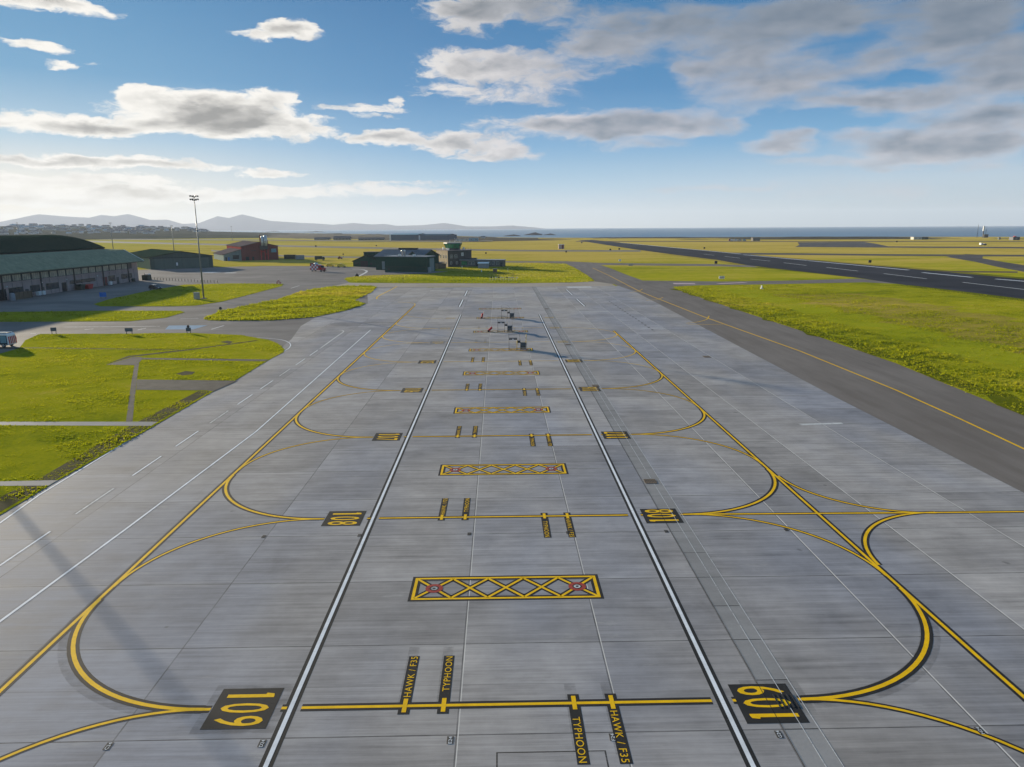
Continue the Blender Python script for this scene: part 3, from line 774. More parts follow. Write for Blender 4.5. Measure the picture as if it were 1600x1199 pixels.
# long yellow taxi lines
mark("line_border", [(XL, 0), (XL, 190)], 0.50, ZB, "black_paint", .0029)
mark("taxi_line", [(XL, 0), (XL, 190)], 0.19, ZP, "yellow_paint", .0031)
mark("taxi_line_hook", smooth_line([(XL, 190), (-22.9, 195), (-25, 198), (-28, 199.5)], 5), 0.22, ZP, "faded_yellow_paint")
mark("line_border", [(22.9, 0), (XR, 30), (XR, 140)], 0.50, ZB, "black_paint", .0029)
mark("taxi_line", [(22.9, 0), (XR, 30), (XR, 140)], 0.19, ZP, "yellow_paint", .0031)
mark("far_taxi_line", smooth_line(surveys([(588.5, 467.5), (589, 465), (594, 461.5), (604, 456.5), (613, 452), (620, 448)]), 4), 0.4, ZP, "faded_yellow_paint")
RAD = 9.5
for k, y in enumerate(ROWS):
    segs = [[(-13.0, y), (-12.45, y)], [(-9.45, y), (-9.22, y)], [(-8.6, y), (9.0, y)], [(9.9, y), (10.05, y)], [(12.75, y), (13.4, y)]]
    for sg in segs:
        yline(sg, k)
    cl, cr = XL + RAD + .05, XR - RAD - .05
    for s in (1, -1):
        if y + s * RAD < 178:
            yline(arc(cl, y + s * RAD, RAD, 180, 270 if s > 0 else 90), k, 0.20 if s > 0 else 0.15, 0.54 if s > 0 else 0.38)
        if y + s * RAD < 150:
            yline(arc(cr, y + s * RAD, RAD, 0, -90 if s > 0 else 90), k, 0.20 if s > 0 else 0.15, 0.54 if s > 0 else 0.38)
    num = str(109 - k)
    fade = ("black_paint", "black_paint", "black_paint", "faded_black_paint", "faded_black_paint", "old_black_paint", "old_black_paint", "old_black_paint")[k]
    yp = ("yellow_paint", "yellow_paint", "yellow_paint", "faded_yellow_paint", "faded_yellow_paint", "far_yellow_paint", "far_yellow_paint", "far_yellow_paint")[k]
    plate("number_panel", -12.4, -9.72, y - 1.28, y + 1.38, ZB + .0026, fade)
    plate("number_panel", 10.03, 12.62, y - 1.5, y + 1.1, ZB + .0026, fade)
    for j, ch in enumerate(num):
        off = (0.83, 0.0, -0.83)[j]
        if ch == '1':
            # plain bar with a slanted flag at the head
            for cx, cy, sg in ((-11.02, y + .04, 1), (11.33, y - .2, -1)):
                yy_ = cy + sg * off
                prof_ = [(-1.02, -.13), (1.02, -.13), (1.02, -.02), (.98, .13), (.66, .19), (.62, .09), (-1.02, .09)]
                MB().poly([(cx + sg * px_, yy_ + sg * py_) for px_, py_ in prof_], ZT).build("stand_number", yp, apron)
        else:
            lettering("stand_number", ch, -11.02, y + .04 + off, .62, 2.05, -90, ZT, yp, apron, 0.004)
            lettering("stand_number", ch, 11.33, y - .2 - off, .62, 2.05, 90, ZT, yp, apron, 0.004)
    if k == 0:     # ghost of an older, shifted number panel
        plate("number_panel_ghost", -12.75, -9.35, y - 1.55, y + 1.65, ZB - .0012, "old_black_paint")
        plate("number_panel_ghost", 10.6, 13.2, y - 1.0, y + 1.4, ZB - .0012, "old_black_paint")
        mark("line_ghost", arc(XL + RAD + .05, y + RAD - .05, RAD + .35, 190, 268), 0.55, ZB - .0012, "old_black_paint")
        mark("line_ghost", arc(XR - RAD - .05, y + RAD - .05, RAD + .1, -8, -88), 0.9, ZB - .0012, "old_black_paint")
    for x, word, sgn in ((-4.20, "HAWK / F35", 1), (-2.54, "TYPHOON", 1), (3.06, "TYPHOON", -1), (4.69, "HAWK / F35", -1)):
        y0, y1 = (y - .55, y + 3.65) if sgn > 0 else (y - 3.62, y + .6)
        plate("stop_mark_panel", x - .25, x + .25, y0, y1, ZB + .0026, fade)
        if k == 0:
            plate("stop_mark_ghost", x - .33, x + .17, y0 + .5, y1 + .75, ZB - .0012, "old_black_paint")
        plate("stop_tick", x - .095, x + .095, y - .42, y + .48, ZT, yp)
        L = 2.95 if sgn > 0 else 2.95
        start = .60 if word[0] == "H" else .95
        L = 3.0 if word[0] == "H" else 2.62
        if k < 5:
            lettering("stop_mark_lettering", word, x + .02 * sgn, y + sgn * (start + L / 2 - (.0 if sgn > 0 else .05)), L, 0.31, 90 if sgn > 0 else -90, ZT, yp, apron, 0.0, 1.12)
# hatched engine-run boxes with a red and white roundel at each end
def hatched(x0, x1, y0, y1, k):
    ym = "yellow_paint" if k < 3 else "faded_yellow_paint" if k < 5 else "far_yellow_paint"
    bk = "black_paint" if k < 3 else "faded_black_paint"
    w_ = .17
    X0, X1, Y0, Y1 = x0 + .22, x1 - .22, y0 + .2, y1 - .2
    frame = [(X0, Y0), (X1, Y0), (X1, Y1), (X0, Y1)]
    MB().ribbon(frame, .50, ZB, True).build("hatched_box_border", bk, apron)
    MB().ribbon(frame, w_, ZP + .001, True).build("hatched_box_frame", ym, apron)
    ax, bx, ay, by = X0 + .08, X1 - .08, Y0 + .08, Y1 - .08
    n = 5
    for s in (0, 1):
        z = [(ax + (bx - ax) * i / n, ay if (i + s) % 2 == 0 else by) for i in range(n + 1)]
        for q in range(n):
            MB().ribbon(z[q:q + 2], .42, ZB + .0006 + s * .0008, False).build("hatching_border", bk, apron)
            MB().ribbon(z[q:q + 2], .15, ZP + .0010 + s * .0008, False).build("hatching", ym, apron)
    for t in (.5, n - .5):
        cx, cy = ax + (bx - ax) * t / n, (ay + by) / 2
        for r_, zz, mm in ((.50, ZT, "red_paint"), (.27, ZT + .0012, "black_paint"), (.19, ZT + .0024, "worn_white_paint"), (.09, ZT + .0036, "black_paint")):
            MB().poly([(cx + r_ * math.cos(i * .2618), cy + r_ * math.sin(i * .2618)) for i in range(24)], zz).build("roundel", mm, apron)
for k, yb in enumerate((36.0, 56.4, 76.6, 97.5, 117.2, 138.8, 160.8, 179.5)):
    hatched(-5.15, 5.6, yb, yb + 2.75, k)
# 108 row runs on to the right; trumpet arcs join it to the taxi line
ext = [(13.4, ROWS[1]), (30.8, 47.35), (60, 47.2)]
yline(ext, 1, .19, .46)
yline(arc(30.9, 55.5, 8.2, 181, 270), 1, .17, .44)
yline(arc(30.9, 39.2, 8.2, 178, 90), 1, .19, .48)
# drain channel with grates, right of the white line
plate("drain_strip", 11.40, 12.82, -8, 249, ZB - .0016, "grey_concrete")
for x in (12.18, 12.84):
    mark("drain_seal", [(x, -8), (x, 249)], 0.032, ZT + .0024, "worn_white_paint")
mark("drain_joint", [(11.38, -8), (11.38, 249)], 0.035, ZT + .0024, "faded_black_paint")
for i in range(70):
    mark("drain_joint", [(11.42, 5.85 + i * 3.24), (12.8, 5.85 + i * 3.24)], 0.05, ZB, "faded_black_paint")
def grate(x0, x1, y0, y1):
    g = MB()
    g.box(x0, x1, y0, y0 + .12, .02, .052); g.box(x0, x1, y1 - .12, y1, .02, .052)
    n = 7
    for i in range(n + 1):
        xx = x0 + (x1 - x0) * i / n
        g.box(xx - .03, xx + .03, y0 + .12, y1 - .12, .02, .05)
    o = g.build("drain_grate", "dark_timber", apron)
    plate("drain_pit", x0, x1, y0 + .12, y1 - .12, .045, "black_plastic")
for x0, x1, y0, y1 in ((11.55, 12.45, 53.9, 54.9), (11.5, 12.4, 122.8, 124), (11.5, 12.4, 179, 180.5), (32.0, 33.0, 109.6, 111), (11.9, 12.7, 89.5, 90.6)):
    grate(x0, x1, y0, y1)
g = MB()
for i in range(5):
    g.box(11.75 + i * .2, 11.81 + i * .2, 26.6, 27.5, .03, .05)
g.build("drain_grate", "black_plastic", apron)
# bay plates E24, F24 ...
for x, s in ((-15.6, "C24"), (-9.55, "D24"), (-2.08, "E24"), (4.42, "F24"), (11.12, "G24"), (19.3, "H24")):
    plate("bay_plate", x - .17, x + .10, 24.78, 25.22, ZT + .0012, "faded_black_paint")
    lettering("bay_lettering", s, x - .035, 25.0, .40, .14, 90, ZT + .0024, "white_paint", apron)
for x in (-15.75, -9.4, -2.1, 4.5, 11.1, 19.2):
    plate("bay_plate", x - .16, x + .10, 44.5, 44.95, ZT + .0012, "faded_black_paint")
plate("pit_cover_border", -.28, 4.0, -2, 24.28, ZB - .0008, "faded_black_paint")
plate("pit_cover", -.22, 3.94, -2, 24.22, ZB, "apron_concrete")
# drain slot row and pale repair lines on the far right bays
for i in range(34):
    yy = 138.6 + i * 1.75
    plate("slot_drain", 30.15, 30.55, yy, yy + .9, ZP, "black_paint" if i % 2 else "old_black_paint")
for pts in (surveys([(905, 488), (950, 487)]), surveys([(1250, 664), (1316, 662)]), surveys([(770, 465), (800, 464.5)]), surveys([(728, 459), (752, 458.6)])):
    mark("repair_line", pts, 0.5, ZP, "worn_white_paint")
structure_patch = [("snow_patch", (884, 448.2), (924, 449.0), 4.5)]
mark("pale_patch", surveys([(886, 449.2), (924, 448.8)]), 5.0, ZP + .002, "worn_white_paint")
for x0, x1, y0, y1 in ((-22.5, -15.7, 137.5, 144), (-15.5, -9.1, 124.5, 131), (-36, -22.7, 150, 156.5)):
    plate("dark_bay", x0, x1, y0, y1, ZB - .0016, "old_black_paint")
# yellow line along the taxiway and its turn-offs
tl = surveys([(1600, 702), (1500, 655), (1400, 610), (1250, 549), (1100, 495.5), (1000, 456), (950, 430), (926, 419)])
tl = [(47.4, -5)] + tl
tw = bpy.data.objects["taxiway"]
MB().ribbon(tl, 0.26, .030).build("taxiway_line", "yellow_paint", tw)
for pts in ([(1108, 494), (1104, 499.5), (1090, 503.5), (1072, 505.5)], [(1130, 507), (1105, 507.6), (1075, 507.2)], [(1036, 465), (1028, 468), (1010, 470)], [(1004, 452), (998, 455), (984, 457.5)]):
    MB().ribbon(smooth_line(surveys(pts), 5), 0.24, .034).build("turn_off_line", "faded_yellow_paint", tw)
for pts, w_ in (([(1052, 443.4), (1086, 443.6)], 5.0), ([(1122, 443.5), (1165, 441.8)], 3.0)):
    MB().ribbon(surveys(pts), w_, .030).build("hold_marking", "pink_paint", tw)
# runway paint
rw = bpy.data.objects["runway"]
def cr7(x, y): return (1080 + x / 3.077, 330 + y / 3.077)
for a, b in (((445, 249), (555, 262)), ((650, 271), (802, 289)), ((925, 301), (1132, 326)), ((1305, 343), (1640, 382)), ((285, 231), (380, 241)), ((160, 218), (235, 227)), ((60, 208), (110, 213))):
    MB().ribbon(surveys([cr7(*a), cr7(*b)]), 0.9, .040).build("runway_dash", "worn_white_paint", rw)
for a, b in (((-340, 152), (240, 207)), ((250, 210), (560, 238)), ((565, 239), (1045, 284)), ((1112, 296), (1350, 319)), ((1465, 327), (1700, 346))):
    MB().ribbon(surveys([cr7(*a), cr7(*b)]), 1.7, .040).build("runway_edge_line", "white_paint", rw)
# road paint on the hardstanding
hs = bpy.data.objects["hardstanding"]
for pts, w_, mm in (([(255, 516), (322, 508)], 6.5, "blue_paint"),):
    a, b, c, d = surveys([(258, 515), (264, 509), (324, 508.6), (302, 515)])
    MB().poly([a, d, c, b], .018).build("painted_bay", mm, hs)
for pts in ([(48, 521.6), (56, 521.4)], [(132, 515.5), (146, 514.2)], [(215, 516), (228, 513)], [(330, 515), (350, 509)], [(282, 498.5), (310, 497.6)], [(100, 511.4), (250, 510.2)], [(454, 451), (468, 446.5)]):
    MB().ribbon(surveys(pts), .35, .018).build("road_dash", "worn_white_paint", hs)
MB().ribbon(smooth_line(surveys([(560, 432), (570, 427), (573, 423.8), (566, 421.6), (550, 420.6)]), 5), 1.1, .018).build("kerb_line", "worn_white_paint", hs)
for a, b, w_ in (((320, 425.6), (338, 426.2), 6), ((352, 426.6), (368, 426.6), 4)):
    MB().ribbon(surveys([a, b]), w_, .018).build("puddle_mark", "worn_white_paint", hs)

# ------------------------------------------------------------------ lawns (raised turf) with real tufts
def in_poly(px, py, poly):
    inside = np.zeros(len(px), bool)
    n = len(poly)
    for i in range(n):
        x0, y0 = poly[i]; x1, y1 = poly[(i + 1) % n]
        if y0 == y1: continue
        c = ((y0 > py) != (y1 > py)) & (px < (x1 - x0) * (py - y0) / (y1 - y0) + x0)
        inside ^= c
    return inside
def tufts(name, poly, per_m2, h, spread, holes=(), dense=None, nb=4, fade=None):
    """Many small grass clumps scattered over an outline: one mesh."""
    xs = [p[0] for p in poly]; ys = [p[1] for p in poly]
    n = int((max(xs) - min(xs)) * (max(ys) - min(ys)) * per_m2)
    x = rng.uniform(min(xs), max(xs), n); y = rng.uniform(min(ys), max(ys), n)
    k = in_poly(x, y, poly)
    for hl in holes: k &= ~in_poly(x, y, hl)
    x, y = x[k], y[k]
    # uneven cover: drifts where the grass stands taller
    big = np.sin(x * .33 + 1.7 * np.sin(y * .21)) + np.sin(y * .47 + 1.3 * np.sin(x * .29)) + .8 * np.sin(x * 1.1 + y * .9) + .8 * np.sin(x * .8 - y * 1.3)
    hs_ = h * np.clip(0.75 + 0.25 * big, .2, 1.7) * rng.uniform(.5, 1.4, len(x))
    if fade is not None: hs_ = hs_ * fade(x, y)
    m_ = len(x)
    V = np.empty((m_, nb, 3, 3))
    for b in range(nb):
        a = rng.uniform(0, 2 * np.pi, m_)
        wd = spread * rng.uniform(.35, .7, m_)
        ox, oy = rng.normal(0, spread * .5, m_), rng.normal(0, spread * .5, m_)
        lean = rng.normal(0, .45, (m_, 2)) * hs_[:, None]
        bx, by = x + ox, y + oy
        V[:, b, 0] = np.stack([bx - np.cos(a) * wd, by - np.sin(a) * wd, np.full(m_, .0)], 1)
        V[:, b, 1] = np.stack([bx + np.cos(a) * wd, by + np.sin(a) * wd, np.full(m_, .0)], 1)
        V[:, b, 2] = np.stack([bx + lean[:, 0], by + lean[:, 1], hs_ * rng.uniform(.7, 1.2, m_)], 1)
    V = V.reshape(-1, 3); V[:, 2] += 0.03
    nt = len(V) // 3
    me = bpy.data.meshes.new(name)
    me.vertices.add(len(V)); me.vertices.foreach_set('co', V.ravel())
    me.loops.add(len(V)); me.loops.foreach_set('vertex_index', np.arange(len(V), dtype=np.int32))
    me.polygons.add(nt); me.polygons.foreach_set('loop_start', np.arange(0, len(V), 3, dtype=np.int32))
    me.update(calc_edges=True)
    me.materials.append(MATS["turf_tufts"])
    o = bpy.data.objects.new(name, me); COL.objects.link(o); o['kind'] = 'stuff'
    return o
def lawn(pts, z=0.055):
    o = structure(sheet("lawn", pts, z, "turf"))
    return o
lawn_a = [(-36.0, 10), (-36.0, 46)] + surveys([(0, 806), (72, 763), (90, 752), (240, 667), (333, 612.5), (369, 594.5), (420, 563), (443, 551), (444, 546), (434, 537), (420, 531.6), (375, 524), (300, 520.8), (192, 522), (63, 522.4), (40, 532), (30, 545), (0, 553)]) + [(-100, 118), (-140, 110), (-140, 10)]
lawn(lawn_a)
path1 = surveys([(-300, 664), (0, 660), (247, 660), (236, 666.5), (0, 665.5), (-300, 670)])
path2 = surveys([(-200, 758), (0, 753.5), (91, 751.5), (76, 760), (0, 760.5), (-200, 766)])
path3 = surveys([(197, 660), (205, 600), (210, 572), (218, 563), (214, 594), (212, 611), (210, 630), (207, 660)])
pad1 = surveys([(214, 594), (360, 595.6), (371, 596), (333, 612.5), (323, 611), (213, 610)])
pad2 = surveys([(166, 571), (208, 558.6), (221, 558.8), (222, 560), (420, 562.6), (414, 565.5), (222, 562.4), (214, 571.5)])
drain1 = surveys([(-60, 544.5), (60, 543.8), (190, 545.6), (280, 547.2), (280, 548.0), (190, 546.5), (60, 545), (-60, 545.6)])
drain2 = surveys([(165, 570.5), (200, 557), (300, 546), (400, 532.4), (404, 533), (300, 547.6), (205, 558.5)])
bare = surveys([(275, 585), (290, 580.5), (305, 582), (300, 586), (285, 587.5)])
bare2 = surveys([(344, 535), (356, 533), (366, 535), (358, 538)])
verge = [(-36.2, 10)] + surveys([(0, 806), (72, 763), (240, 667), (333, 612.5)]) + surveys([(310, 612), (200, 668), (60, 750), (0, 778)]) + [(-40.5, 10)]
for nm, pts, mm, z in (("path", path1, "grey_concrete", .062), ("path", path2, "grey_concrete", .062), ("path", path3, "pad_soil", .066), ("concrete_pad", pad1, "pad_soil", .070), ("concrete_pad", pad2, "pad_soil", .074)):
    structure(sheet(nm, pts, z, mm))
for pts, z in ((drain1, .063), (drain2, .064), (bare, .060), (bare2, .060)):  # drains are groove shadow painted as dark strips; the patches are soil
    structure(sheet("soil_and_drain_shade", pts, z, "moss_soil_and_shade"))
tufts("grass_tufts", lawn_a, 12, .105, .13, holes=(path1, path2, path3, pad1, pad2, drain1, drain2, bare, bare2))
vm = []
for i, (x, y) in enumerate(verge):
    vm.append((x - (0.35 if i < 5 else 0), y))
structure(sheet("mossy_verge", vm, .060, "moss_soil_and_shade"))
tufts("verge_grass", verge, 9, .10, .11, holes=(path1, path2, pad1))
lawn_b = surveys([(319, 499), (324, 495.5), (346, 486), (380, 479), (429, 469.5), (467.5, 456.8), (495, 451), (524, 447.8), (580, 446.9), (589, 448.6), (580, 457.6), (553, 470), (572, 474.3), (562, 479), (539.5, 485.8), (490, 496), (422, 501.4), (346, 501.6), (325, 501)])
lawn_c = surveys([(146, 475.8), (171, 467.8), (230, 455), (288, 445.2), (360, 443.2), (443, 444), (440.5, 447.5), (395, 459.5), (346, 472), (305, 478), (270, 479.2), (157, 479.2)])
lawn_d = surveys([(-80, 488.5), (0, 487.8), (157, 486), (281, 486), (289, 488.2), (259, 497), (202, 502.5), (0, 503.6), (-80, 504)])
lawn_e = surveys([(538, 436.6), (542, 434), (557.6, 432.4), (607.5, 430.4), (668, 428.6), (692, 426), (702, 424.8), (690, 421), (735, 417), (790, 416.8), (820, 410.6), (883, 412.2), (897, 418.5), (913, 428), (925, 436.2), (928, 440), (900, 441.6), (800, 442.8), (632, 442.4), (555, 440.6)])
lawn_f = surveys([(334, 411.6), (365, 411.0), (400, 412), (416, 414.8), (398, 416.6), (375, 416.6), (345, 413.4)])
for q in (lawn_b, lawn_c, lawn_d, lawn_e, lawn_f): lawn(q)
tufts("grass_tufts", lawn_b, 6, .36, .18)
for pts in ([(352, 489.5), (420, 483.6), (470, 481), (556, 476.2), (556, 476.9), (470, 482), (420, 484.8), (352, 490.6)], [(376, 492), (422, 490.6), (422, 491.4), (376, 493)], [(425, 471.6), (500, 472.2), (553, 471), (553, 471.7), (500, 473), (425, 472.6)]):
    structure(sheet("furrow", surveys(pts), .066, "moss_soil_and_shade"))
tufts("grass_tufts", lawn_c, 1.5, .16, .22)
tufts("grass_tufts", lawn_d, 2, .16, .2)
tufts("grass_tufts", lawn_e, .8, .22, .34)
lawn_g = surveys([(1600, 650.5), (1400, 568.5), (1240, 513.5), (1130, 477.5), (1062, 454.5), (1052, 449), (1090, 446.6), (1200, 445), (1350, 442), (1405, 445.2), (1600, 469)]) + surveys([(1900, 508)]) + [(120, 60), (57, 40)]
structure(sheet("lawn", lawn_g, .05, "turf"))
def wavy(x0, x1, y0, y1, amp, seed):
    r = np.random.default_rng(seed); n = 40
    ys_ = np.linspace(y0, y1, n)
    def side(x): return [(x(y) + amp * (math.sin(y * .31 + seed) + .6 * math.sin(y * .83 + 2 * seed) + r.uniform(-.5, .5)), y) for y in ys_]
    return side(x0) + side(x1)[::-1]
edge_x = lambda y: float(np.interp(y, (60, 73, 105, 160, 240), (55.8, 56.3, 59.4, 58.6, 56.8)))
for nm, a, b, y0, y1, mm, z, sd in (("dark_verge", -.1, 3.2, 60, 236, "dark_turf", .054, 1), ("mown_strip", 13.5, 24, 66, 238, "fresh_turf", .056, 2), ("straw_strip", 25, 52, 80, 215, "straw_turf", .058, 3)):
    pts = wavy(lambda y: edge_x(y) + a, lambda y: edge_x(y) + b, y0, y1, .7 if a < 10 else 2.4, sd)
    structure(sheet(nm, pts, z, mm))
def long_grass(x, y):                    # unmown strip beside the taxiway
    d = x - 58
    return np.where((d > 4) & (d < 13), 1.35, np.where(d <= 4, .9, np.where((d > 24) & (d < 45), 1.0, .5)))
tufts("grass_tufts", lawn_g, 4.0, .22, .17, fade=long_grass)

# ------------------------------------------------------------------ buildings
def rect_on(mb, o, u, n, u0, u1, z0, z1, d0, d1):
    """Box on a wall: o wall origin (x,y), u along the wall, n outward normal, d depth range along n."""
    P_ = []
    for z in (z0, z1):
        for (a, d) in ((u0, d1), (u1, d1), (u1, d0), (u0, d0)):
            P_.append((o[0] + u[0] * a + n[0] * d, o[1] + u[1] * a + n[1] * d, z))
    if u[0] * n[1] - u[1] * n[0] > 0:           # keep the faces pointing outwards
        P_ = [P_[i] for i in (1, 0, 3, 2, 5, 4, 7, 6)]
    return mb.hexa(P_)
def window(parent, o, u, n, u0, u1, z0, z1, mat="window_glass", frame="white_painted_metal", bars=1, rail=False, name="window", t=.07):
    w_ = rect_on(MB(), o, u, n, u0, u1, z0, z1, -.02, .03).build(name, mat, parent)
    f = MB()
    rect_on(f, o, u, n, u0 - t, u0, z0 - t, z1 + t, -.02, .07); rect_on(f, o, u, n, u1, u1 + t, z0 - t, z1 + t, -.02, .07)
    rect_on(f, o, u, n, u0, u1, z0 - t, z0, -.02, .07); rect_on(f, o, u, n, u0, u1, z1, z1 + t, -.02, .07)
    for i in range(1, bars + 1):
        c = u0 + (u1 - u0) * i / (bars + 1)
        rect_on(f, o, u, n, c - .035, c + .035, z0, z1, .031, .06)
    if rail:
        zm = (z0 + z1) / 2
        rect_on(f, o, u, n, u0, u1, zm - .03, zm + .03, .032, .058)
    f.build("frame", frame, w_)
    return w_
def door(parent, o, u, n, u0, u1, z1, mat, handle=True, name="door"):
    d = rect_on(MB(), o, u, n, u0, u1, .02, z1, -.02, .06).build(name, mat, parent)
    if handle:
        rect_on(MB(), o, u, n, u1 - .3, u1 - .2, 1.0, 1.15, .061, .12).build("handle", "galvanised_steel", d)
    return d

# big curved-roof hangar with the two-storey annex along its near side
hg = thing("aircraft_hangar", "long hangar with curved dark green roof and a two-storey windowed annex at the left edge", "hangar", (-145, 294))
Y0 = -126.0                                                    # runs back out of the frame, local y 0 is the far end
m = MB()
m.box(-54.3, -12, Y0, -.6, 0, 12.2); m.build("main_wall", "dark_render", hg)
prof = []
for i in range(25):
    a = -27 + 54 * i / 24
    prof.append((-33.3 + 47 * math.sin(R(a)), 18.05 - 47 * (1 - math.cos(R(a)))))
prof2 = [(x, z + .22) for x, z in prof]
MB().prism(prof + prof2[::-1], Y0 - .8, .2).build("curved_roof", "dark_green_roof", hg)
g_ = [(x, z) for x, z in prof] + [(-12, 12.2), (-54.3, 12.2)]
MB().prism(prof + [(-12.2, 12.1), (-54.1, 12.1)], -.5, -.3).build("gable", "dark_render", hg)
aw = MB(); aw.box(-12, 0, Y0, 0, 0, 7.4); aw.build("annex_wall", "concrete_panel", hg)
MB().prism([(2.3, 7.55), (2.3, 7.85), (-5.2, 12.25), (-11.9, 12.6), (-11.9, 12.35), (-5.2, 11.95)], Y0 - .5, 1.1).build("annex_roof", "green_roof_sheet", hg)
MB().prism([(-.05, 7.4), (-11.8, 7.4), (-11.8, 12.3), (-5.2, 11.9)], -.4, .0).build("annex_gable", "dark_render", hg)
MB().prism([(2.36, 7.5), (2.36, 7.95), (-5.2, 12.4), (-5.2, 12.05)], 1.12, 1.34).build("bargeboard", "white_painted_metal", hg)
gt = MB(); gt.box(2.3, 2.55, Y0 - .5, 1.05, 7.5, 7.72); gt.build("gutter", "dark_green_paint", hg)
O, U, Nn = (0, 0), (0, 1), (1, 0)
bay = 4.55
k = 0
for i in range(27):
    u1 = -3.6 - bay * i; u0 = u1 - 3.75
    if u0 < Y0 + 1: break
    if i == 0: continue
    window(hg, O, U, Nn, u0, u1, 5.25, 7.05, "old_glazing", "dark_green_paint", 3, t=.16)
for i in range(28):
    u = -3.3 - bay * i
    if u < Y0 + 1: break
    if i % 4 == 1:
        mm = rect_on(MB(), O, U, Nn, u - .22, u + .22, 0, 7.4, .0, .32)
        mm.build("downpipe", "dark_metal", hg)
    else:
        rect_on(MB(), O, U, Nn, u - .05, u + .05, 0.2, 5.1, .0, .05).build("panel_joint", "dark_metal", hg)
rect_on(MB(), O, U, Nn, Y0, -4.5, 5.121, 7.3, .0, .012).build("window_band", "dark_metal", hg)
rect_on(MB(), O, U, Nn, Y0, -.1, 4.9, 5.12, .0, .08).build("sill_band", "concrete_panel", hg)
low = [(-6.9, -5.2, 1.6), (-13.2, -8.6, 1.6), (-22.5, -17.9, 1.3), (-47, -31.5, 2.2), (-60.2, -53.5, 1.4), (-68, -63.5, 1.4), (-78, -71.5, 1.4), (-92, -84, 1.4), (-108, -98, 1.4)]
for a, b, zl in low:
    window(hg, O, U, Nn, a, b, zl, 3.25, "window_glass", "dark_green_paint", max(1, int((b - a) / 1.5)))
for a, b, h_, mm in ((-16.8, -15.2, 2.5, "dark_metal"), (-26.5, -23.6, 3.1, "dull_red_metal"), (-51.8, -49.2, 3.0, "black_plastic"), (-62.8, -61.2, 2.4, "dark_metal"), (-70.6, -69.0, 2.4, "dark_metal"), (-82.5, -79.3, 3.2, "black_plastic"), (-96, -93.2, 3.0, "dark_metal")):
    door(hg, O, U, Nn, a, b, h_, mm)
for u in (-30.2, -49, -62.3, -79):
    rect_on(MB(), O, U, Nn, u - .2, u + .2, 3.7, 4.05, .0, .35).build("wall_lamp", "white_painted_metal", hg)

# low green gabled hangar
h2 = thing("gabled_hangar", "low green gabled hangar with sliding doors beyond the windowed annex", "hangar", (-178.2, 375.0), math.atan2(18.8, 24.7))
W, D, E_, A_ = 31.0, 66.0, 6.2, 8.7
MB().prism([(0, 0), (W, 0), (W, E_), (W / 2, A_ - .15), (0, E_)], 0.3, D).build("wall", "green_cladding", h2)
MB().prism([(-.6, E_ - .15), (W / 2, A_ + .0), (W + .6, E_ - .15), (W + .6, E_ + .12), (W / 2, A_ + .28), (-.6, E_ + .12)], -.3, D + .4).build("roof", "dark_green_roof", h2)
o, u, n = (0, .3), (1, 0), (0, -1)
for i in range(6):
    rect_on(MB(), o, u, n, 2.2 + i * 4.45, 6.58 + i * 4.45, .05, 5.5, .0, .14 + .06 * (i % 2)).build("sliding_door", "green_door_sheet", h2)
rect_on(MB(), o, u, n, 1.2, 29.8, 5.55, 5.85, .0, .45).build("door_rail", "dark_green_paint", h2)
rect_on(MB(), o, u, n, 12.4, 13.2, 1.6, 3.2, .2, .24).build("notice", "white_painted_metal", h2)
rect_on(MB(), o, u, n, -.1, .15, 0, 6.1, -.1, .1).build("corner_trim", "dark_green_paint", h2)

# red workshop with silos and flues
rd = thing("red_workshop", "dark red gabled workshop with silver silos, flues and a pale lean-to", "workshop", (-166.9, 476.4), math.atan2(11.2, 20.3))
W, D, E_, A_ = 23.2, 58.0, 8.9, 11.6
MB().prism([(0, 0), (W, 0), (W, E_), (W / 2, A_ - .15), (0, E_)], 0, D).build("wall", "red_cladding", rd)
MB().prism([(-.6, E_ - .12), (W / 2, A_), (W + .6, E_ - .12), (W + .6, E_ + .15), (W / 2, A_ + .28), (-.6, E_ + .15)], -.5, D + .4).build("roof", "brown_roof_sheet", rd)
MB().prism([(-11, 0), (-.02, 0), (-.02, 7.0), (-11, 3.9)], 1.2, 44).build("lean_to_wall", "pale_cladding", rd)
MB().prism([(-11.6, 3.75), (-.03, 7.02), (-.03, 7.3), (-11.6, 4.02)], .8, 44.5).build("lean_to_roof", "brown_roof_sheet", rd)
o, u, n = (0, 0), (1, 0), (0, -1)
ol = (-11, 1.2)
rect_on(MB(), ol, u, n, 5.6, 9.4, 1.0, 3.3, .0, .08).build("shutter", "dark_metal", rd)
rect_on(MB(), ol, u, n, 5.4, 9.6, 3.31, 3.55, .0, .8).build("canopy", "dark_metal", rd)
for a in (1.0, 2.6): rect_on(MB(), ol, u, n, a, a + 1.0, .03, 2.3, .0, .08).build("door", "blue_panel" if a > 2 else "dark_metal", rd)
door(rd, o, u, n, 6.4, 7.6, 2.3, "black_plastic"); door(rd, o, u, n, 2.4, 4.4, 2.4, "black_plastic")
rect_on(MB(), o, u, n, 6.1, 9.0, 6.1, 6.35, .0, .5).build("wall_canopy", "dark_metal", rd)
rect_on(MB(), o, u, n, 18.6, 21.9, 4.9, 7.3, .0, .7).build("extract_unit", "teal_panel", rd)
rect_on(MB(), o, u, n, 18.2, 18.55, 4.6, 7.5, .0, .9).build("unit_cowl", "black_plastic", rd)
rect_on(MB(), o, u, n, 11.6, 16.2, 6.9, 9.4, .0, 2.2).build("silo_platform", "dark_metal", rd)
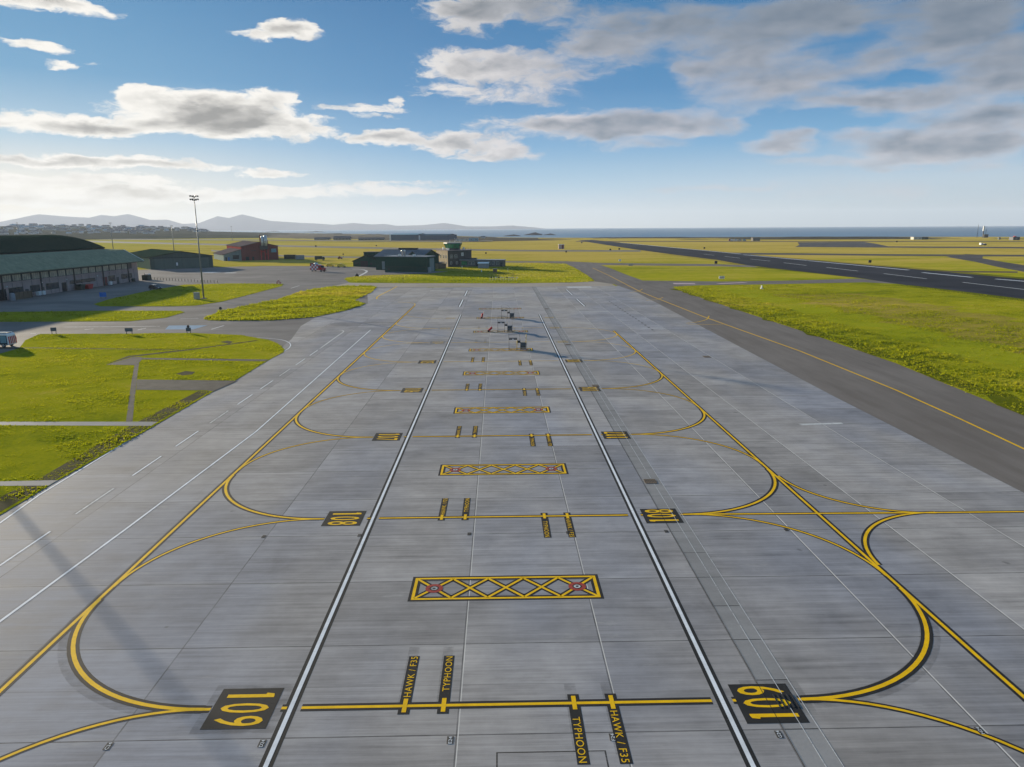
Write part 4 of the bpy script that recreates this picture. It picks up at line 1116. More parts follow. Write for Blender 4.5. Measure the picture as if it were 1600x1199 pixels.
for i, (cx, r_, z0, z1) in enumerate(((13.3, .85, 9.4, 15.6), (15.3, 1.15, 9.4, 16.2))):
    s = MB().lathe([(.3, 7.9), (r_, 9.4), (r_, z1 - .6), (r_ * .75, z1 - .15), (.15, z1)], (cx, -1.2, 0)).build("silo", "silver_metal", rd, True)
MB().cyl((12.0, -1.0, 6.5), (12.0, -1.0, 16.4), .38).build("flue", "dull_red_metal", rd)
MB().cyl((16.7, -1.0, 6.5), (16.7, -1.0, 13.0), .2).build("flue", "dull_red_metal", rd)
d_ = MB(); d_.box(11.9, 12.5, -.9, 0, .1, 7.4); d_.box(14.4, 14.9, -.9, 0, .1, 7.4); d_.box(16.3, 16.9, -.9, 0, .1, 7.4); d_.box(12.5, 14.4, -.8, -.1, 5.2, 5.8); d_.box(14.9, 16.3, -.8, -.1, 3.6, 4.2)
d_.build("duct", "red_metal", rd)
r_ = MB()
for x in (11.65, 13.9, 16.15): r_.box(x - .04, x + .04, -2.16, -2.08, 9.4, 10.5)
r_.box(11.6, 16.2, -2.15, -2.09, 10.45, 10.52); r_.box(11.6, 16.2, -2.15, -2.09, 9.9, 9.96)
r_.build("railing", "dark_metal", rd)

# fire section group
rz = math.atan2(-7.0, 20.1)
fb = thing("fire_garage", "dark green flat-roofed steel building with bare walls facing the apron", "garage", (-52.7, 337.1), rz)
W, D, H_ = 21.3, 9.0, 7.2
MB().box(0, W, 0, D, .25, H_).build("wall", "dark_green_cladding", fb)
MB().box(-.15, W + .15, -.12, D + .1, 0, .25).build("plinth", "grey_sheet", fb)
MB().box(-.12, W + .12, -.02 - .1, -.002, 2.55, 2.75).build("cladding_rail", "dark_green_paint", fb)
MB().box(-.2, W + .2, -.2, D + .2, H_, H_ + .28).build("roof_edge", "grey_sheet", fb)
rr = MB()
for i in range(15): rr.box(.1 + i * 1.5, .16 + i * 1.5, .1, .16, H_ + .28, H_ + 1.1)
rr.box(0.1, W - .1, .1, .15, H_ + 1.05, H_ + 1.11); rr.box(.1, W - .1, .1, .15, H_ + .68, H_ + .73)
rr.build("roof_railing", "galvanised_steel", fb)
for x in (6.4, 13.8): MB().box(x, x + 1.1, 1.0, 2.1, H_ + .28, H_ + 1.2).build("roof_vent", "white_painted_metal", fb)
for x in (7.7, 8.9):
    MB().lathe([(.28, H_ + .28), (.28, H_ + 2.3), (.5, H_ + 2.4), (.45, H_ + 2.9), (.1, H_ + 3.15)], (x, 3.0, 0), 12).build("roof_cowl", "silver_metal", fb, True)
window(fb, (0, 0), (1, 0), (0, -1), 1.7, 2.3, 1.3, 2.0, "window_glass", "dark_green_paint", 0)
MB().box(W + .002, W + .9, .6, 2.6, .25, 2.6).build("side_porch", "grey_sheet", fb)
MB().box(W + .003, W + .06, 3.0, 8.0, .4, 6.6).build("side_door", "pale_cladding", fb)
fh = thing("fire_hall", "broad hall with a shallow grey sheet roof behind the dark green garage", "hall", (-60.5, 358.5), rz)
W, D, E_, A_ = 25.0, 20.0, 6.5, 9.5
MB().prism([(0, 0), (D, 0), (D, E_), (D / 2, A_ - .12), (0, E_)], 0, W, 'x').build("wall", "dark_green_cladding", fh)
MB().prism([(-.7, E_ - .15), (D / 2, A_), (D + .7, E_ - .15), (D + .7, E_ + .12), (D / 2, A_ + .26), (-.7, E_ + .12)], -.6, W + .6, 'x').build("roof", "grey_roof_sheet", fh)
MB().box(8.0, 18.0, 9.2, 11.0, A_ + .1, A_ + .95).build("ridge_vent", "dark_metal", fh)
MB().prism([(18.0, 0), (25.3, 0), (25.3, 6.0), (21.65, 9.1), (18.0, 6.0)], -3.0, 4.0).build("cross_gable", "dark_green_cladding", fh)
MB().prism([(17.5, 5.75), (21.65, 9.12), (25.8, 5.75), (25.8, 6.0), (21.65, 9.4), (17.5, 6.0)], -3.4, 6.0).build("cross_roof", "grey_roof_sheet", fh)
MB().box(3.5, 9.0, -.14, -.001, .3, 4.2).build("roller_door", "pale_cladding", fh)
ft = thing("drill_block", "square dark green block rising behind the dark gabled shed's right half", "block", (-73.8, 399.5), rz)
MB().box(0, 6.9, 0, 7, 0, 7.3).build("wall", "dark_green_cladding", ft)
MB().box(-.15, 7.05, -.15, 7.15, 7.3, 7.5).build("roof_edge", "dark_metal", ft)
MB().cyl((.4, -.25, 1.5), (.4, -.25, 7.0), .09).build("downpipe", "galvanised_steel", ft)
fs = thing("dark_shed", "low dark gabled shed left of the dark green garage", "shed", (-78.5, 393.3), math.atan2(-11.0, 16.2))
W, D, E_, A_ = 19.6, 6.0, 2.8, 6.0
MB().prism([(0, 0), (W, 0), (W, E_), (W * .5, A_ - .1), (0, E_)], 0, D).build("wall", "dark_green_cladding", fs)
MB().prism([(-.6, E_ - .25), (W / 2, A_), (W + .6, E_ - .25), (W + .6, E_), (W / 2, A_ + .25), (-.6, E_)], -.5, D + .3).build("roof", "dark_green_roof", fs)
o, u, n = (0, 0), (1, 0), (0, -1)
for a, b in ((1.4, 2.5), (3.3, 4.4), (12.8, 13.9)): window(fs, o, u, n, a, b, 1.2, 2.2, "window_glass", "dark_green_paint", 1)
MB().box(5.6, 10.9, -.12, -.001, .05, 3.1).build("roller_door", "black_plastic", fs)

# control tower
ct = thing("control_tower", "control tower with green-tinted glass cab on a square two-storey block", "control tower", (-26.6, 380.9), R(33))
W, D, H_ = 14.4, 12.8, 8.4
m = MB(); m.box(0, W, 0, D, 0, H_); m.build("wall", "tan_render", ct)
MB().box(0.002, W - .002, -.06, -.002, 0, H_ - .002).build("shaded_front", "shaded_render", ct)  # front's shade painted as a darker skin over the tan wall
MB().box(-.18, W + .18, -.18, D + .18, H_, H_ + .28).build("parapet", "concrete_panel", ct)
o, u, n = (0, -.06), (1, 0), (0, -1)
for a in (1.5, 4.2): window(ct, o, u, n, a, a + 1.3, 4.6, 6.2, "window_glass", "white_painted_metal", 1, True)
for a in (1.4, 4.9): window(ct, o, u, n, a, a + 1.0, 1.4, 2.7, "window_glass", "white_painted_metal", 1, True)
window(ct, o, u, n, 8.2, 9.4, 5.6, 7.2, "silver_metal", "white_painted_metal", 0)
door(ct, o, u, n, 8.4, 9.5, 2.2, "dark_metal")
ol, ul, nl = (0, D), (0, -1), (-1, 0)
for a in (1.3, 4.6, 8.0, 10.6):
    window(ct, ol, ul, nl, a, a + .9, 4.4, 6.0, "window_glass", "white_painted_metal", 0, True)
    window(ct, ol, ul, nl, a, a + .9, 1.3, 2.6, "window_glass", "white_painted_metal", 0, True)
MB().prism([(9.0, 0), (14.0, 0), (14.0, .3), (9.4, 3.2), (9.0, 3.2)], -1.2, -.05).build("external_stair", "galvanised_steel", ct)
rl = MB()
for i in range(9):
    rl.box(-.02 + i * 1.79, .04 + i * 1.79, 0, .05, H_ + .28, H_ + 1.3); rl.box(0, .05, -.02 + i * 1.55, .04 + i * 1.55, H_ + .28, H_ + 1.3)
for z in (H_ + .78, H_ + 1.27): rl.box(0, W, .01, .05, z, z + .05); rl.box(.01, .05, .06, D, z, z + .05)
rl.build("roof_railing", "dark_metal", ct)
def ring(cx, cy, r, n=8, ph=22.5): return [(cx + r * math.cos(R(ph + 360 * i / n)), cy + r * math.sin(R(ph + 360 * i / n))) for i in range(n)]
CXC, CYC = 6.3, 5.4
def frustum(mb, r0, z0, r1, z1):
    a, b = ring(CXC, CYC, r0), ring(CXC, CYC, r1)
    return mb.add([(x, y, z0) for x, y in a] + [(x, y, z1) for x, y in b], [tuple(range(8))[::-1], tuple(range(8, 16))] + [(i, (i + 1) % 8, 8 + (i + 1) % 8, 8 + i) for i in range(8)])
frustum(MB(), 3.9, H_ + .28, 3.9, 9.45).build("cab_base", "dark_metal", ct)
cab = frustum(MB(), 3.75, 9.45, 4.75, 12.0).build("cab_glass", "tower_glass", ct)
mu = MB()
a, b = ring(CXC, CYC, 3.80), ring(CXC, CYC, 4.80)
for i in range(8):
    mu.cyl((*a[i], 9.45), (*b[i], 12.0), .10, n=6)
    j = (i + 1) % 8
    mu.cyl(((a[i][0] + a[j][0]) / 2, (a[i][1] + a[j][1]) / 2, 9.45), ((b[i][0] + b[j][0]) / 2, (b[i][1] + b[j][1]) / 2, 12.0), .05, n=5)
mu.build("mullions", "dark_metal", cab)
frustum(MB(), 5.05, 12.0, 4.95, 12.45).build("cab_roof", "grey_sheet", ct)
fl = MB()
for i in range(5): fl.cyl((CXC - 3 + i * 1.5, CYC - 2 + (i % 2) * 2.5, 12.45), (CXC - 3 + i * 1.5, CYC - 2 + (i % 2) * 2.5, 13.3 + .8 * (i % 3)), .05, n=5)
fl.build("aerial", "white_painted_metal", ct)
dp = MB()
for x, y in ((1.2, 1.2), (1.6, 3.8), (2.2, 8.5), (10.5, 1.4), (1.0, 6.2)):
    dp.box(x - .35, x + .35, y - .35, y + .35, H_ + .28, H_ + 1.2 + .4 * (x > 2))
dp.build("roof_plant", "white_painted_metal", ct)
# west wing continues the lit side
MB().box(.3, 9.5, D + .01, D + 9.0, 0, 6.3).build("wing_wall", "tan_render", ct)
MB().box(.1, 9.7, D + .02, D + 9.2, 6.3, 6.55).build("wing_parapet", "concrete_panel", ct)
ow = (.3, D + 9.0)
for a in (.9, 3.3, 5.7):
    window(ct, ow, ul, nl, a, a + 1.3, 3.9, 5.7, "window_glass", "white_painted_metal", 1, True)
    window(ct, ow, ul, nl, a, a + 1.3, 1.0, 2.6, "window_glass", "white_painted_metal", 1, True)
ta = thing("operations_block", "long low flat-roofed block right of the control tower with white windows", "office block", (-20.6, 383.4), R(-7.5))
MB().box(0, 23.4, 0, 7.5, 0, 3.3).build("wall", "dark_render", ta)
MB().box(-.25, 23.7, -.3, 7.8, 3.3, 3.6).build("flat_roof", "grey_sheet", ta)
o, u, n = (0, 0), (1, 0), (0, -1)
for a in (5.0, 6.6, 15.2, 17.3, 19.6): window(ta, o, u, n, a, a + 1.2, 1.1, 2.6, "window_glass", "white_painted_metal", 1, True)
window(ta, o, u, n, 1.0, 3.9, .9, 2.8, "tower_glass", "dark_metal", 2)
door(ta, o, u, n, 8.8, 9.9, 2.2, "dark_metal"); door(ta, o, u, n, 21.6, 22.6, 2.2, "dark_metal")
MB().box(3.0, 8.5, 2.2, 5.5, 3.6, 4.4).build("roof_plant", "dark_metal", ta)
rl = MB()
for i in range(9): rl.cyl((9 + i * 1.6, .6, 3.6), (9 + i * 1.6, .6, 4.5), .03, n=4)
rl.cyl((9, .6, 4.48), (21.8, .6, 4.48), .03, n=4)
rl.build("roof_railing", "galvanised_steel", ta)
sh = thing("garden_shed", "small pale grey shed with a low pitched roof before the long low block", "shed", (-10.5, 367.4), R(-6))
MB().box(0, 5.2, 0, 3.4, 0, 2.35).build("wall", "grey_sheet", sh)
MB().prism([(-.3, 2.3), (1.7, 2.95), (3.7, 2.3), (3.7, 2.42), (1.7, 3.07), (-.3, 2.42)], -.25, 5.45, 'x').build("roof", "white_painted_metal", sh)
door(sh, (0, 0), (1, 0), (0, -1), 2.0, 3.2, 2.0, "grey_sheet")
def fence_run(name, label, p, q, h, mat, n):
    L = math.hypot(q[0] - p[0], q[1] - p[1])
    t = thing(name, label, "fence", p, math.atan2(q[1] - p[1], q[0] - p[0]))
    pn = MB()
    for i in range(n):
        w_ = L / n
        pn.box(i * w_ + .01, (i + 1) * w_ - .01, -.02, .02 + .012 * (i % 2), .08, h - .04 * (i % 3))
    pn.build("boards", mat, t)
    for i in range(int(L / 2.2) + 1):
        x = min(L - .1, i * 2.2)
        MB().box(x, x + .12, .045, .16, 0, h + .05).build("post", "dark_timber", t)
    MB().box(0, L, .035, .09, h * .7, h * .7 + .1).build("rail", "dark_timber", t)
    return t
fence_run("timber_fence", "light timber fence painted as sunlit beside the dark green garage", (-35.3, 366.9), (-30.2, 363.6), 2.7, "timber", 26)
fence_run("timber_fence", "dark weathered timber fence at the foot of the control tower", (-30.1, 363.6), (-26.6, 367.2), 2.5, "dark_timber", 22)
fence_run("timber_fence", "dark timber fence running behind the light fence", (-35.3, 367.2), (-37.0, 375.0), 2.5, "dark_timber", 36)
bt = thing("bin_store", "low dark-roofed bin store behind the timber fences", "store", (-35.0, 370.5), R(-30))
MB().box(0, 6.5, 0, 3.5, 0, 2.5).build("wall", "dark_timber", bt)
MB().prism([(-.2, 2.5), (3.7, 3.1), (3.7, 3.25), (-.2, 2.65)], -.2, 6.7, 'x').build("roof", "dark_metal", bt)

# hangars by the sea
for i, (nm, lab, x, y, L, D, H_, rf) in enumerate((("shore_hangar", "far blue-grey hangar with a pale roof edge near the sea, left of its neighbour", -182, 1232, 50, 40, 9.4, "teal_panel"), ("shore_hangar", "far navy hangar near the sea, right of the pale-roofed one", -131, 1212, 51, 40, 8.2, "navy_cladding"))):
    t = thing(nm, lab, "hangar", (x, y), R(-18))
    MB().box(0, L, 0, D, 0, H_).build("wall", "navy_cladding", t)
    MB().prism([(-.6, H_), (D / 2, H_ + 1.9), (D + .6, H_), (D + .6, H_ + .3), (D / 2, H_ + 2.2), (-.6, H_ + .3)], -.8, L + .8, 'x').build("roof", rf, t)
    MB().box(-.5, 1.6, -.5, .2 - .21, 0, H_ + .4).build("end_pillar", "white_painted_metal", t)
    for j in range(5):
        MB().box(4 + j * 9.0, 12.6 + j * 9.0, -.35 + .1 * (j % 2), -.002, .2, H_ - 1.6).build("sliding_door", "navy_cladding", t)

# ------------------------------------------------------------------ masts
def light_mast(loc, H_, label, r0=.32, heads=8, rz=0.0):
    t = thing("light_mast", label, "light mast", loc, rz, "floodlight masts")
    MB().cyl((0, 0, 0), (0, 0, H_), r0, r0 * .45, 12).build("pole", "mast_grey", t, True)
    MB().box(-.6, .6, -.6, .6, 0, .25).build("base", "concrete_panel", t)
    hd = MB()
    hd.cyl((0, 0, H_ - .9), (0, 0, H_ - .75), .7, .7, 12)
    hd.cyl((0, 0, H_ - .2), (0, 0, H_ + .5), .2, .15, 8)
    hd.build("head_frame", "dark_metal", t)
    for i in range(heads):
        a = 2 * math.pi * i / heads
        c = Vector((math.cos(a) * .95, math.sin(a) * .95, H_ + (.35 if i % 2 else -.55)))
        d = Vector((math.cos(a), math.sin(a), -.35)).normalized()
        L = MB().cyl(c - d * .22, c + d * .28, .12, .25, 8)
        L.build("floodlight", "dark_metal", t)
    return t
mp = survey(318.5, 467.3)
light_mast(mp, 29.0, "tall grey floodlight mast standing on the lawn beside a cabinet", .24)
light_mast((-96.5, 112.7), 29.0, "floodlight mast outside the left edge whose shadow crosses the apron", .18)
far_masts = [(survey(177, 390), 27.2, "thin distant floodlight mast rising behind the curved green roof"), (survey(272, 392), 23.4, "thin distant floodlight mast behind the low green gabled hangar"), (survey(363, 376), 25.0, "thin distant floodlight mast behind the red workshop"), ((-690, 1067), 31.0, "thin distant floodlight mast far left before the town")]
for p, h_, lab in far_masts:
    light_mast(p, h_, lab, .42, 6)
cb = thing("electric_cabinet", "grey electric cabinet beside the tall floodlight mast", "cabinet", survey(308, 468))
MB().box(-.75, .75, -.4, .4, .1, 2.0).build("body", "galvanised_steel", cb)
MB().box(-.85, .85, -.5, .5, 0, .1).build("plinth", "concrete_panel", cb)
for x in (-.7, .02): MB().box(x, x + .68, -.44, -.401, .2, 1.9).build("door", "galvanised_steel", cb)
MB().box(-.8, .8, -.46, .46, 2.0, 2.06).build("lid", "grey_sheet", cb)

# ------------------------------------------------------------------ signs and posts
def board_sign(px, py, w_, h_, leg, mat, label, rz=0.0, name="board_sign", group=None, legs=2):
    t = thing(name, label, "sign", survey(px, py), rz, group)
    MB().box(-w_ / 2, w_ / 2, -.04, .04, leg, leg + h_).build("board", mat, t)
    for s in ((-1, 1) if legs == 2 else (0,)):
        x = s * w_ * .36
        MB().box(x - .04, x + .04, .045, .125, 0, leg + h_ * .9).build("post", "dark_metal", t)
    return t
board_sign(84.5, 522.6, 1.05, .72, .62, "sign_grey", "small dark board sign on the near lawn nearest the parked van", R(8))
board_sign(202, 523, 1.5, .68, .6, "sign_grey", "wide dark board sign in the middle of the near lawn edge")
t = board_sign(295, 521.4, .95, .72, .45, "sign_grey", "dark board sign with a round disc on top beside the blue bay")
MB().cyl((0, -.05, 1.40), (0, .05, 1.40), .26, .26, 16).build("disc", "dark_metal", t)
t = board_sign(161.5, 467, 2.0, 1.35, .55, "blue_panel", "bright blue square sign on two posts beside the mown strip")
t = thing("round_sign", "small round dark sign on a post at the tip of the rough island", "sign", survey(345, 488))
MB().cyl((0, -.03, .95), (0, .03, .95), .36, .36, 16).build("disc", "dark_metal", t)
MB().cyl((0, .05, 0), (0, .05, .95), .04, .04, 6).build("post", "galvanised_steel", t)
t = thing("warning_sign", "red and white warning sign at the tip of the mast lawn", "sign", survey(435.5, 444.6))
for x, z in ((-.55, .62), (.55, .62), (0, 1.18)):
    MB().cyl((x, -.04, z), (x, .04, z), .36, .36, 8).build("red_disc", "red_metal", t)
    MB().cyl((x, -.06, z), (x, -.042, z), .17, .17, 8).build("white_disc", "white_painted_metal", t)
for x in (-.55, .55): MB().box(x - .04, x + .04, .05, .12, 0, .6).build("post", "dark_metal", t)
t = thing("marker_block", "squat dark marker block at the kerb before the fire truck's shadow tip", "marker", survey(558, 432.2))
MB().taper(-.75, .75, -.4, .4, 0, .75, .12, .12, .1, .1).build("body", "dark_metal", t)
MB().box(-.35, .35, -.15, .15, .75, 1.2).build("lamp", "dark_metal", t)
t = thing("marker_post", "thin dark marker post on the grass before the dark green garage", "post", survey(630, 442))
MB().cyl((0, 0, 0), (0, 0, 2.0), .07, .05, 8).build("post", "dark_metal", t)
MB().box(-.16, .16, -.05, .05, 1.3, 1.9).build("plate", "dark_timber", t)
for px, py, h_, lab in ((722, 418.4, 1.0, "short white marker stub on the grass left of the pale grey shed"), (752.4, 425.2, 1.35, "short white marker stub on the grass right below the pale grey shed")):
    t = thing("marker_stub", lab, "marker", survey(px, py))
    MB().taper(-.3, .3, -.2, .2, 0, h_ * .8, .08, .08, .05, .05).build("body", "white_painted_metal", t)
    MB().lathe([(.18, 0), (.2, .12), (.02, .25)], (0, 0, h_ * .8), 8).build("cap", "yellow_metal", t)
# bollards along the hangar road
b0, b1 = Vector(survey(237, 437.4)), Vector(survey(340, 442.6))
proto = None
for i in range(22):
    p = b0.lerp(b1, i / 21)
    if proto is None:
        proto = thing("bollard", "thin dark bollard in the long row beyond the mast lawn", "bollard", p, 0, "bollards along the hangar road")
        MB().cyl((0, 0, 0), (0, 0, 1.05), .09, .09, 8).build("post", "dark_timber", proto)
        MB().cyl((0, 0, 1.05), (0, 0, 1.12), .1, .05, 8).build("cap", "white_painted_metal", proto)
    else:
        c = copy_tree(proto); c.location = (p.x, p.y, 0)

# ------------------------------------------------------------------ aircraft access steps and extinguishers
def access_steps(loc, label, yellow=False):
    t = thing("access_steps", label, "access steps", loc, 0, "access steps on the stand line")
    MB().box(0, 1.40, 0, 1.2, 1.72, 1.90).build("deck", "black_plastic", t)
    MB().box(.55, .85, -.03, -.002, 1.75, 1.87).build("deck_plate", "white_painted_metal", t)
    for x in (.04, 1.36):
        for y in (.05, 1.15):
            MB().cyl((x, y, .12), (x, y, 1.72), .03, n=6).build("leg", "dark_metal", t)
    for x in (.04, 1.36):
        for y in (.05, 1.15):
            MB().cyl((x - .05, y, .12), (x + .05, y, .12), .12, .12, 10).build("wheel", "tyre_rubber", t)
    br = MB(); br.tube([(.04, .05, .5), (1.36, .05, .5)], .022); br.tube([(.04, .05, .5), (.04, 1.15, 1.6)], .02); br.tube([(1.36, .05, .5), (1.36, 1.15, 1.6)], .02)
    br.build("brace", "dark_metal", t)
    MB().box(1.41, 1.88, 0, 1.0, 1.18, 1.46).build("upper_step", "black_plastic", t)
    st = MB()
    for i in range(4):
        st.box(1.92, 2.85, -.30 * (4 - i), -.30 * (3 - i) - .02, .24 + i * .24, .29 + i * .24)
    st.build("treads", "galvanised_steel", t)
    sg = MB()
    for x in (1.89, 2.86):
        sg.hexa([(x, -1.25, .05), (x + .04, -1.25, .05), (x + .04, 0, .95), (x, 0, .95), (x, -1.25, .30), (x + .04, -1.25, .30), (x + .04, 0, 1.2), (x, 0, 1.2)])
    sg.build("stringers", "dark_metal", t)
    MB().box(1.9, 2.88, .02, 1.0, .90, 1.15).build("lower_landing", "dark_metal", t)
    un = MB(); un.box(1.95, 2.82, .05, .95, .22, .89); un.build("stair_base", "black_plastic", t)
    for x in (2.05, 2.72): MB().cyl((x - .06, .1, .14), (x + .06, .1, .14), .14, .14, 10).build("wheel", "tyre_rubber", t)
    hr = MB()
    r_ = .02
    hr.tube([(0.02, 1.18, 1.9), (0.02, 1.18, 2.75), (.15, 1.18, 2.95), (1.2, 1.18, 2.98), (1.42, 1.18, 2.85), (1.85, 1.0, 2.45), (1.88, 1.0, 1.4)], r_)
    hr.tube([(0.02, .02, 1.9), (0.02, .02, 2.75), (0.02, 1.18, 2.75)], r_); hr.tube([(0.02, .02, 2.35), (0.02, 1.18, 2.35)], r_)
    hr.tube([(0.02, 1.18, 2.4), (1.42, 1.18, 2.4)], r_)
    hr.tube([(2.87, .98, 1.15), (2.87, .98, 2.1), (2.87, 0, 2.1), (2.87, -1.2, 1.15), (2.87, -1.2, .2)], r_)
    hr.tube([(1.9, 0, 1.2), (1.9, 0, 2.1), (1.9, -1.2, 1.15), (1.9, -1.2, .2)], r_)
    hr.build("handrail", "dark_metal", t)
    if yellow:
        yr = MB(); yr.tube([(1.36, .05, .2), (1.40, -.02, 1.7)], .035); yr.tube([(2.9, .4, .1), (2.92, .4, 2.5)], .045); yr.tube([(2.92, .4, 2.5), (2.92, 1.1, 2.5)], .03)
        yr.build("yellow_rail", "yellow_metal", t)
    return t
access_steps((1.55, 118.45), "nearest set of dark wheeled access steps, with yellow rails", True)
access_steps((-.35, 139.7), "middle set of dark wheeled access steps behind the yellow-railed one")
access_steps((.45, 160.7), "farthest set of dark wheeled access steps, near the apron's end")
def extinguisher(loc, rz, lean, label):
    t = thing("fire_extinguisher", label, "extinguisher", loc, rz)
    b = MB(); c0, c1 = Vector((0, 0, .22)), Vector((math.sin(lean), 0, math.cos(lean))) * .95 + Vector((0, 0, .12))
    d = (c1 - c0).normalized()
    b.cyl(c0, c1, .21, .21, 12); b.cyl(c1, c1 + d * .12, .21, .08, 12)
    b.build("cylinder", "red_metal", t)
    h = MB(); h.tube([c0 + Vector((-.05, -.2, 0)), c1 + d * .35 + Vector((-.25, -.2, 0)), c1 + d * .35 + Vector((-.25, .2, 0)), c0 + Vector((-.05, .2, 0))], .03)
    h.build("handle", "red_metal", t)
    for y in (-.3, .3): MB().cyl((0, y - .05, .2), (0, y + .05, .2), .2, .2, 12).build("wheel", "tyre_rubber", t)
    MB().box(.15, .45, -.12, .12, .0, .1).build("foot", "red_metal", t)
extinguisher((-3.95, 161.4), R(180), -.15, "red wheeled extinguisher standing beside the farthest access steps")
extinguisher((-2.15, 140.0), R(0), .75, "red wheeled extinguisher tipped over beside the middle access steps")

# ------------------------------------------------------------------ vehicles
def wheels(t, xs, y, r_, w_=.24):
    for x in xs:
        for s in (-1, 1):
            wh = MB().cyl((x, s * y - w_ / 2, r_), (x, s * y + w_ / 2, r_), r_, r_, 16).build("wheel", "tyre_rubber", t)
            MB().cyl((x, s * (y + w_ / 2), r_), (x, s * (y + w_ / 2 + .015), r_), r_ * .58, r_ * .55, 12).build("rim", "galvanised_steel", wh)
def car(loc, rz, paint_, label, L=4.4, W=1.8, H_=1.62, hatch=True, name="parked_car", roofbar=None, utility=False):
    t = thing(name, label, "car", loc, rz)
    h = L / 2
    prof = [(-h, .38), (-h + .02, .78), (-h + .25, .96), (h - 1.15, .98), (h - .18, .80), (h, .58), (h - .02, .36), (h - .4, .26), (-h + .3, .26)]
    if W: b = MB().prism(prof, -W / 2, W / 2)
    body = b.build("body", paint_, t, bevel=.07)
    cab = [(-h + .12, .95), (-h + .42, H_ - .14), (-h + .75, H_ - .02), (.35, H_), (h - 1.95, H_ - .1), (h - 1.12, .96)]
    n = len(cab); iw = .16
    vs = [(x, -W / 2 + .03 + iw * max(0, (z - .95) / (H_ - .95)), z) for x, z in cab] + [(x, W / 2 - .03 - iw * max(0, (z - .95) / (H_ - .95)), z) for x, z in cab]
    fs = [tuple(range(n))[::-1], tuple(range(n, 2 * n))] + [(i, (i + 1) % n, n + (i + 1) % n, n + i) for i in range(n)]
    MB().add([(x, y * 1.0, z) for x, y, z in vs], fs).build("cabin", paint_ if utility else "car_glass", t, bevel=.04)
    if utility:
        for s in (-1, 1):
            for x0, x1 in ((-1.25, -.25), (-.1, .55)):
                MB().hexa([(x0, s * (W / 2 - .10) - .02, 1.12), (x1, s * (W / 2 - .10) - .02, 1.12), (x1, s * (W / 2 - .10) + .03, 1.12), (x0, s * (W / 2 - .10) + .03, 1.12), (x0 + .05, s * (W / 2 - .19) - .02, H_ - .22), (x1 - .05, s * (W / 2 - .19) - .02, H_ - .22), (x1 - .05, s * (W / 2 - .19) + .03, H_ - .22), (x0 + .05, s * (W / 2 - .19) + .03, H_ - .22)]).build("side_window", "car_glass", t)
    rf = MB().hexa([(-h + .66, -W / 2 + .2, H_ - .05), (h - 1.98, -W / 2 + .2, H_ - .1), (h - 1.98, W / 2 - .2, H_ - .1), (-h + .66, W / 2 - .2, H_ - .05), (-h + .70, -W / 2 + .22, H_ + .02), (h - 2.02, -W / 2 + .22, H_ - .02), (h - 2.02, W / 2 - .22, H_ - .02), (-h + .70, W / 2 - .22, H_ + .02)])
    rf.build("roof", paint_, t)
    pl = MB()
    for s in (-1, 1):
        for a, b_ in (((-h + .40, .96), (-h + .62, H_ - .06)), ((-.15, .97), (-.15, H_ - .02)), ((h - 1.14, .97), (h - 1.96, H_ - .1))):
            pl.cyl((a[0], s * (W / 2 - .02), a[1]), (b_[0], s * (W / 2 - .17), b_[1]), .05, n=5)
    pl.build("pillars", paint_, t)
    for s in (-1, 1):
        MB().box(h - .12, h + .01, s * .62 - .18, s * .62 + .18, .6, .74).build("headlight", "white_painted_metal", t)
        MB().box(-h - .01, -h + .1, s * .66 - .14, s * .66 + .14, .74, .9).build("tail_light", "red_metal", t)
    wheels(t, (-h + .85, h - .85), W / 2 - .1, .33)
    if roofbar: MB().box(-.5, -.2, -.55, .55, H_ + .02, H_ + .16).build("light_bar", roofbar, t)
    return t
car((-117.6, 249.2), math.atan2(-3.1, 6.5), "car_black", "black hatchback parked on the shaded road by the hangar annex", 4.6, 1.85, 1.6)
car((-90.2, 390.4), R(12), "yellow_metal", "yellow airfield car left of the other yellow one by the dark shed", 4.4, 1.85, 1.85, utility=True, name="airfield_car", roofbar="white_painted_metal")
car((-82.9, 385.0), R(-4), "yellow_metal", "yellow airfield car closest to the dark gabled shed's left end", 4.7, 1.85, 1.9, utility=True, name="airfield_car", roofbar="white_painted_metal")
car((-58.4, 363.8), R(-20), "yellow_metal", "yellow car with pale bonnet half hidden by the dark green garage", 4.5, 1.85, 1.85, utility=True, name="airfield_car")
# chequered runway control truck
ck = thing("chequered_truck", "red and white chequered airfield truck with a tall box body and red cab", "truck", (-86.4, 348.6), math.atan2(-6.2, 9.4))
bd = MB(); bd.box(-4.2, 1.2, -1.2, 1.2, .75, 3.35); body = bd.build("box_body", "white_painted_metal", ck)
cq = MB()
for i in range(5):
    for j in range(3):
        if (i + j) % 2 == 0:
            x0, z0 = -4.2 + i * 1.08, .75 + j * .867
            for s in (-1, 1): cq.box(x0, x0 + 1.08, s * 1.2 - .012 if s < 0 else 1.2, s * 1.2 if s < 0 else 1.212, z0, z0 + .867)
for i in range(2):
    for j in range(3):
        if (i + j) % 2: cq.box(-4.212, -4.2, -1.2 + i * 1.2, i * 1.2, .75 + j * .867, 1.617 + j * .867)
cq.build("chequers", "red_metal", body)
MB().lathe([(1.0, 3.35), (.95, 3.8), (.7, 4.1), (.1, 4.2)], (-1.2, 0, 0), 14).build("observer_dome", "silver_metal", ck, True)
MB().box(-4.15, -2.6, -1.0, 1.0, 3.35, 3.95).build("roof_box", "dull_red_metal", ck)
MB().prism([(1.25, .7), (4.2, .7), (4.25, 1.7), (3.1, 1.85), (2.75, 2.95), (1.25, 3.0)], -1.15, 1.15).build("cab", "red_metal", ck, bevel=.08)
